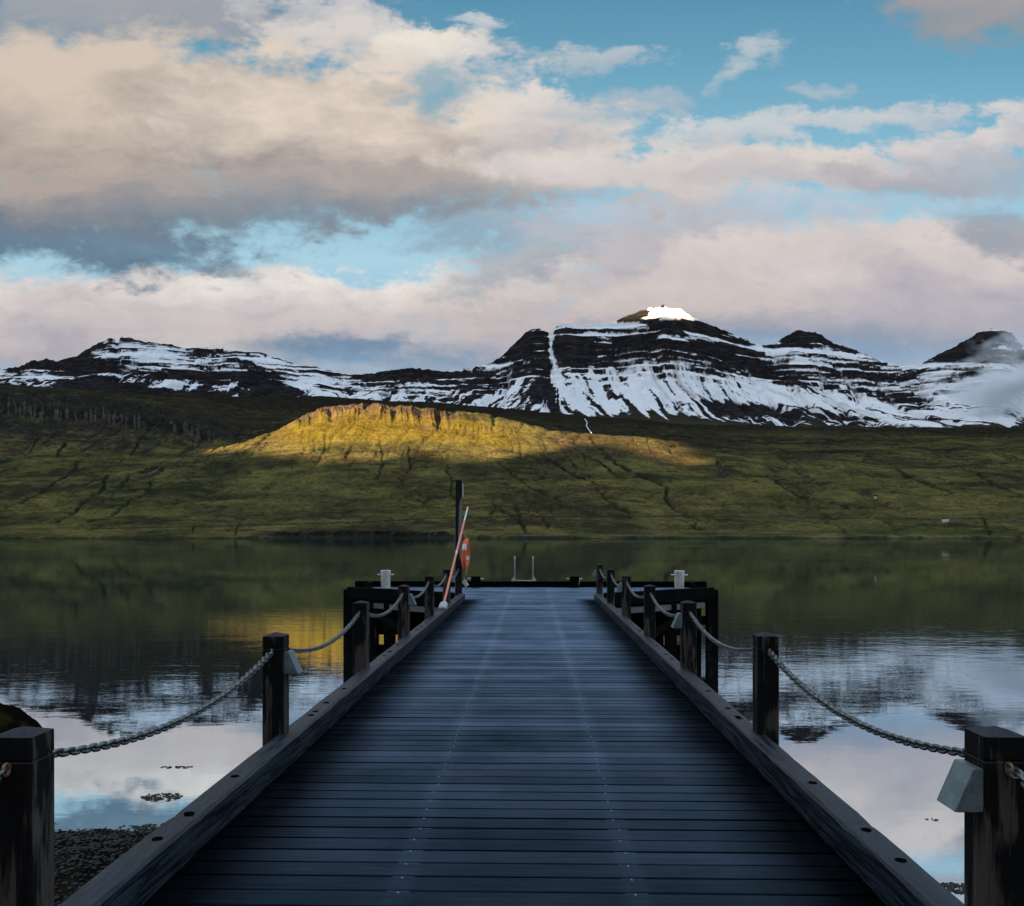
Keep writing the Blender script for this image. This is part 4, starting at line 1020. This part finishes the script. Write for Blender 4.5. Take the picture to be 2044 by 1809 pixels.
for s_ in (-1, 1):
    m = MB(); x_ = s_*.282
    m.tube([(x_,.10,-2.3),(x_,.10,-.02),(x_,.0,.03),(x_,.0,.68),(x_,0,.72),(x_,0,.745),(x_,0,.765)], [.020,.020,.021,.021,.032,.026,.004], 12); m.build('rail', M_alu, ld)
    m = MB(); o8 = [(x_+s_*.015,-.012,.01),(x_+s_*.10,-.012,.01),(x_+s_*.10,-.012,.03),(x_+s_*.02,-.012,.17)]
    m.hexa([o8[0],o8[1],(o8[1][0],.012,.01),(o8[0][0],.012,.01),o8[3],(o8[2][0],-.012,.03),(o8[2][0],.012,.03),(o8[3][0],.012,.17)]); m.build('gusset', M_alu, ld)
m = MB(); m.box(-.385,.385,-.055,.055,-.004,.022,.004); m.build('base_plate', M_alu, ld)
for k in range(7):
    m = MB(); m.tube([(-.27,.10,-.25-.28*k),(.27,.10,-.25-.28*k)], .014, 8); m.build('rung', M_alu, ld)

# ------------------------------------------------------------------ water
def water_mat():
    m = bpy.data.materials.new('fjord_water'); m.use_nodes = True; t = NT(m.node_tree); t.n.clear()
    co = t.new('ShaderNodeNewGeometry').outputs['Position']; x, y, z = t.sep(co)
    big = t.noise(t.vmath('MULTIPLY', co, (.010,.022,1)), 1.0, 3, .55)          # slicks and breezy lanes
    lane = t.rng(big, .40, .62, 0, 1, True)
    n0 = t.noise(t.vmath('MULTIPLY', co, (.55,1.0,1)), .9, 3, .55)
    n1 = t.noise(t.vmath('MULTIPLY', co, (.45,1.0,1)), 3.2, 4, .6, .4)
    n2 = t.noise(t.vmath('MULTIPLY', co, (.5,1.0,1)), 11, 3, .6)
    rip = t.math('ADD', .25, t.math('MULTIPLY', lane, .85))
    calm = t.rng(y, 12.0, 22.0, .16, 1.0, True)                                   # the water is stillest by the beach
    h = t.math('ADD', t.math('MULTIPLY', n0, .0062), t.math('ADD', t.math('MULTIPLY', n1, .0024), t.math('MULTIPLY', n2, .0003)))
    h = t.math('MULTIPLY', h, t.math('MULTIPLY', rip, calm))
    bp = t.new('ShaderNodeBump'); bp.inputs['Strength'].default_value = 1.0; bp.inputs['Distance'].default_value = 1.0
    t.put(bp.inputs['Height'], h)
    gl = t.new('ShaderNodeBsdfGlossy'); gl.inputs['Color'].default_value = (.86,.95,1.0,1); gl.inputs['Roughness'].default_value = .006
    t.l.new(bp.outputs[0], gl.inputs['Normal'])
    df = t.new('ShaderNodeBsdfDiffuse'); df.inputs[0].default_value = (.010,.016,.014,1)
    fr = t.new('ShaderNodeFresnel'); fr.inputs[0].default_value = 1.34
    fac = t.rng(fr.outputs[0], 0.02, 0.6, .88, .76)
    mx = t.new('ShaderNodeMixShader'); t.put(mx.inputs[0], fac); t.l.new(df.outputs[0], mx.inputs[1]); t.l.new(gl.outputs[0], mx.inputs[2])
    t.l.new(mx.outputs[0], t.new('ShaderNodeOutputMaterial').inputs[0]); return m
m = MB(); m.add([(-9000,-60,WATER),(9000,-60,WATER),(9000,1500,WATER),(-9000,1500,WATER)], [(0,1,2,3)])
W_ = m.build('water', water_mat()); tag(W_, kind='structure')

# ------------------------------------------------------------------ the near shore
def shore_y(x): return 7.70 - .26*x + .35*np.sin(x*.9) - .25*np.sin(x*2.3+1)+ 1.0*sstep(-x, 8, 20)
def beach(X_, Y_):
    dd = shore_y(X_) - Y_
    z = WATER + .115*dd + .05*fbm(X_/1.2, Y_/1.2, 4, 501) + .02*fbm(X_/.2, Y_/.2, 3, 503)
    z = np.where(dd < 0, WATER + .16*dd+.04*fbm(X_/.8, Y_/.8, 3, 505), z)
    return np.minimum(z, -.28 + .02*fbm(X_/3, Y_/3, 3, 507)+ .10*sstep(abs(X_), 5, 25))
beach_mat = terrain_mat('dark_wet_shingle', 9.0, .03, .6)
xs = np.concatenate([np.arange(-80,-12,1.0), np.arange(-12,10,.05), np.arange(10,80,1.0)]); ys = np.concatenate([np.arange(-60,0,1.0), np.arange(0,14,.06)])
X_, Y_ = np.meshgrid(xs, ys)
BE = grid_mesh('shore', X_, Y_, beach(X_, Y_), {'albedo': mixc(C(.008,.007,.006)*np.ones(X_.shape+(3,)), C(.018,.015,.011), sstep(fbm(X_/.3, Y_/.3, 4, 509), 0, .5))}, beach_mat)
tag(BE, kind='structure')
def stone_verts(rg, c, s_, flat=.6, seg=(6,4)):
    vs = []; rot = rg.uniform(0, 6.28); a_, b_ = s_*rg.uniform(.8,1.4), s_*rg.uniform(.6,1.0); hz = s_*flat*rg.uniform(.6,1.1)
    n, k = seg
    for j in range(1, k):
        ph = math.pi*j/k
        for i in range(n):
            th = 2*math.pi*i/n; jr = rg.uniform(.82,1.15)
            x_, y_ = a_*math.sin(ph)*math.cos(th)*jr, b_*math.sin(ph)*math.sin(th)*jr
            vs.append((c[0]+x_*math.cos(rot)-y_*math.sin(rot), c[1]+x_*math.sin(rot)+y_*math.cos(rot), c[2]+hz*math.cos(ph)))
    top = len(vs); vs += [(c[0],c[1],c[2]+hz),(c[0],c[1],c[2]-hz)]
    fs = [(j*n+i,(j+1)*n+i,(j+1)*n+(i+1)%n,j*n+(i+1)%n) for j in range(k-2) for i in range(n)]
    fs += [(top,i,(i+1)%n) for i in range(n)] + [(top+1,(k-2)*n+(i+1)%n,(k-2)*n+i) for i in range(n)]
    return vs, fs
rg = random.Random(5); m = MB()
for i in range(13000):
    x_ = rg.uniform(-8.5, -1.9) if rg.random() < .85 else rg.uniform(-1.9, 6); y_ = float(shore_y(np.array(x_))) - abs(rg.gauss(0, 1))*1.6 + .10
    if y_ < 3: continue
    z_ = float(beach(np.array([x_]), np.array([y_]))[0]); s_ = rg.choice([.008,.011,.014,.018,.024])*(1.5 if rg.random() < .05 else 1)
    vs, fs = stone_verts(rg, (x_, y_, z_+s_*.25), s_); m.add(vs, fs, True)
M_peb, t, b = pmat('wet_pebbles', (.03,.027,.022), .45, 0, .25)
_p = t.new('ShaderNodeNewGeometry').outputs['Position']
t.put(b.inputs['Base Color'], t.mix(t.rng(t.noise(_p, 14, 2, .5), .42, .68), (.006,.0055,.005), (.024,.021,.016)))
tag(m.build('shingle', M_peb), kind='stuff')
# seaweed-covered rock mound at the water's edge, left
def mound(name, cx, cy, rx, ry, hz, mat, seed, res=150):
    th = np.linspace(0, 2*np.pi, res*2+1); rd = np.linspace(0, 1, res)
    TH, RD = np.meshgrid(th, rd); n_ = fbm(np.cos(TH)*1.6+seed, np.sin(TH)*1.6, 4, seed)
    X_ = cx+rx*RD*np.cos(TH)*(1+0.30*n_); Y_ = cy+ry*RD*np.sin(TH)*(1+0.30*n_)
    Z_ = WATER-.12 + hz*(1-RD**3)*(.85+.45*fbm(X_/.9, Y_/.9, 4, seed+2)) + (.20*ridged(X_/.55, Y_/.45, 4, seed+3) + .16*fbm(X_/.33, Y_/.30, 4, seed+4, .6))*(1-RD**6)
    a = mixc(C(.006,.0055,.004)*np.ones(X_.shape+(3,)), C(.022,.020,.008), sstep(fbm(X_/.5, Y_/.25, 4, seed+6), .15, .5))
    return grid_mesh(name, X_, Y_, Z_, {'albedo': a}, mat)
weed_mat = terrain_mat('seaweed_and_rock', 14.0, .03, .7)
rk_ = mound('rock_mound', -10.2, 13.6, 2.2, 1.5, .70, weed_mat, 601); tag(rk_, 'low dark seaweed covered rock mound at the left edge, in the water', 'rock')
def weed(name, cx, cy, rx, ry, n, seed, lab):
    rg = random.Random(seed); m = MB()
    for i in range(n):
        a = rg.uniform(0, 6.28); q = math.sqrt(rg.random()); x_, y_ = cx+rx*q*math.cos(a), cy+ry*q*math.sin(a); L_ = rg.uniform(.02,.07); an = rg.uniform(0,6.28)
        pts = [(x_+math.cos(an+.5*k*rg.uniform(-1,1))*L_*k/3, y_+math.sin(an)*L_*k/3, WATER+.002+.010*math.sin(k*1.3)*rg.random()) for k in range(4)]
        m.tube(pts, [.004,.006,.005,.002], 5)
    o = m.build(name, weed_mat2); tag(o, lab, 'seaweed', 'drifting seaweed clumps'); return o
weed_mat2, _t, _b = pmat('seaweed', (.02,.018,.008), .4)
weed('seaweed_clump', -4.5, 10.2, .24, .16, 110, 12, 'seaweed patch breaking the surface beside the left kerb beam')
weed('seaweed_clump', 3.83, 7.75, .16, .12, 90, 3, 'dark seaweed clump afloat beside the big right post')
weed('seaweed_clump', -4.9, 11.55, .22, .03, 26, 4, 'thin line of seaweed bits on the blue reflection, left')
weed('seaweed_clump', -3.95, 9.15, .42, .10, 130, 6, 'seaweed fringe where the left shingle meets the water')
weed('seaweed_clump', 4.45, 9.6, .05, .03, 6, 8, 'few dark seaweed specks on the right water')
# small far things on the other shore
def at_hill(px, py):
    c = np.argmin(abs(HPX[0]-px)); r = np.argmax((PY2[:, c] <= py) & (HY[:, c] > 1350)); return HX[r, c], HY[r, c], HZ[r, c]
def cottage(px, py, lab, sx=9, sy=6, hz=3.4):
    x_, y_, z_ = at_hill(px, py); t_ = empty('farmhouse', (x_, y_, z_-1)); t_.rotation_euler = (0,0,.3)
    m = MB(); m.box(-sx/2,sx/2,-sy/2,sy/2,-1.5,hz+1); m.build('wall', M_white, t_)
    m = MB(); e_ = .4; m.add([(-sx/2-e_,-sy/2-e_,hz+.9),(sx/2+e_,-sy/2-e_,hz+.9),(sx/2+e_,sy/2+e_,hz+.9),(-sx/2-e_,sy/2+e_,hz+.9),(-sx/2-e_,0,hz+3.2),(sx/2+e_,0,hz+3.2)],
        [(0,1,5,4),(2,3,4,5),(1,2,5),(3,0,4),(3,2,1,0)]); m.build('roof', M_beam, t_)
    tag(t_, lab, 'house', 'tiny white houses on the far slope')
cottage(1888, 1042, 'tiny white house just above the coast road on the far right')
cottage(1750, 994, 'tiny white speck of a house higher up the right slope', 7, 5, 3)
def fall(pts, wd, lab):
    m = MB()
    P3 = []
    for px, py in pts:
        x_, y_, z_ = at_hill(px, py); P3.append((x_, y_-3, z_+2.0))
    m.tube(P3, wd, 6); o = m.build('waterfall', pmat('falling_water', (.75,.78,.8), .7)[0]); tag(o, lab, 'waterfall', 'waterfalls on the far hillside')
fall([(1168,838),(1172,845),(1170,852),(1176,860),(1180,866)], 1.6, 'thin white waterfall on the dark slope right of the sunlit hill')
# mist drifting over the right-hand peak
def mist(name, px, py, depth, rx, ry, rz, dens, seed, lab):
    c = Vector((0,0,EYE)) + ray(px, py)*depth
    bm = bmesh.new(); bmesh.ops.create_icosphere(bm, subdivisions=4, radius=1)
    vs = np.array([v.co[:] for v in bm.verts]); k = 1+.22*fbm(vs[:,0]*1.5+seed, vs[:,2]*1.5+vs[:,1], 3, seed)
    for v, q in zip(bm.verts, k): v.co = Vector((v.co.x*rx*q, v.co.y*ry*q, v.co.z*rz*q))
    m = MB(); m.frombm(bm, True)
    mt = bpy.data.materials.new('mist'); mt.use_nodes = True; t = NT(mt.node_tree); t.n.clear()
    co = t.new('ShaderNodeTexCoord').outputs['Object']
    q = t.vmath('LENGTH', t.vmath('MULTIPLY', co, (1/rx, 1/ry, 1/rz)), out='Value')
    n_ = t.noise(t.vmath('MULTIPLY', co, (1/rx, 1/ry, 1/rz)), 1.9, 4, .6, .3)
    d_ = t.math('MULTIPLY', t.math('SUBTRACT', t.math('ADD', t.rng(q, 1.0, .1, -.38, .55), t.math('MULTIPLY', t.math('SUBTRACT', n_, .5), 3.6)), .0), dens)
    vol = t.new('ShaderNodeVolumePrincipled'); vol.inputs['Color'].default_value = (.96,.97,1,1); vol.inputs['Anisotropy'].default_value = .0
    t.put(vol.inputs['Density'], t.math('MULTIPLY', t.math('MAXIMUM', d_, 0.0), t.rng(q, 1.0, .8)))
    t.l.new(vol.outputs[0], t.new('ShaderNodeOutputMaterial').inputs['Volume'])
    o = m.build(name, mt); o.location = c; tag(o, kind='stuff'); return o
mist('mist', 2010, 768, 3700, 360, 160, 150, .055, 5, '')
mist('mist', 2030, 690, 4000, 260, 130, 170, .012, 9, '')
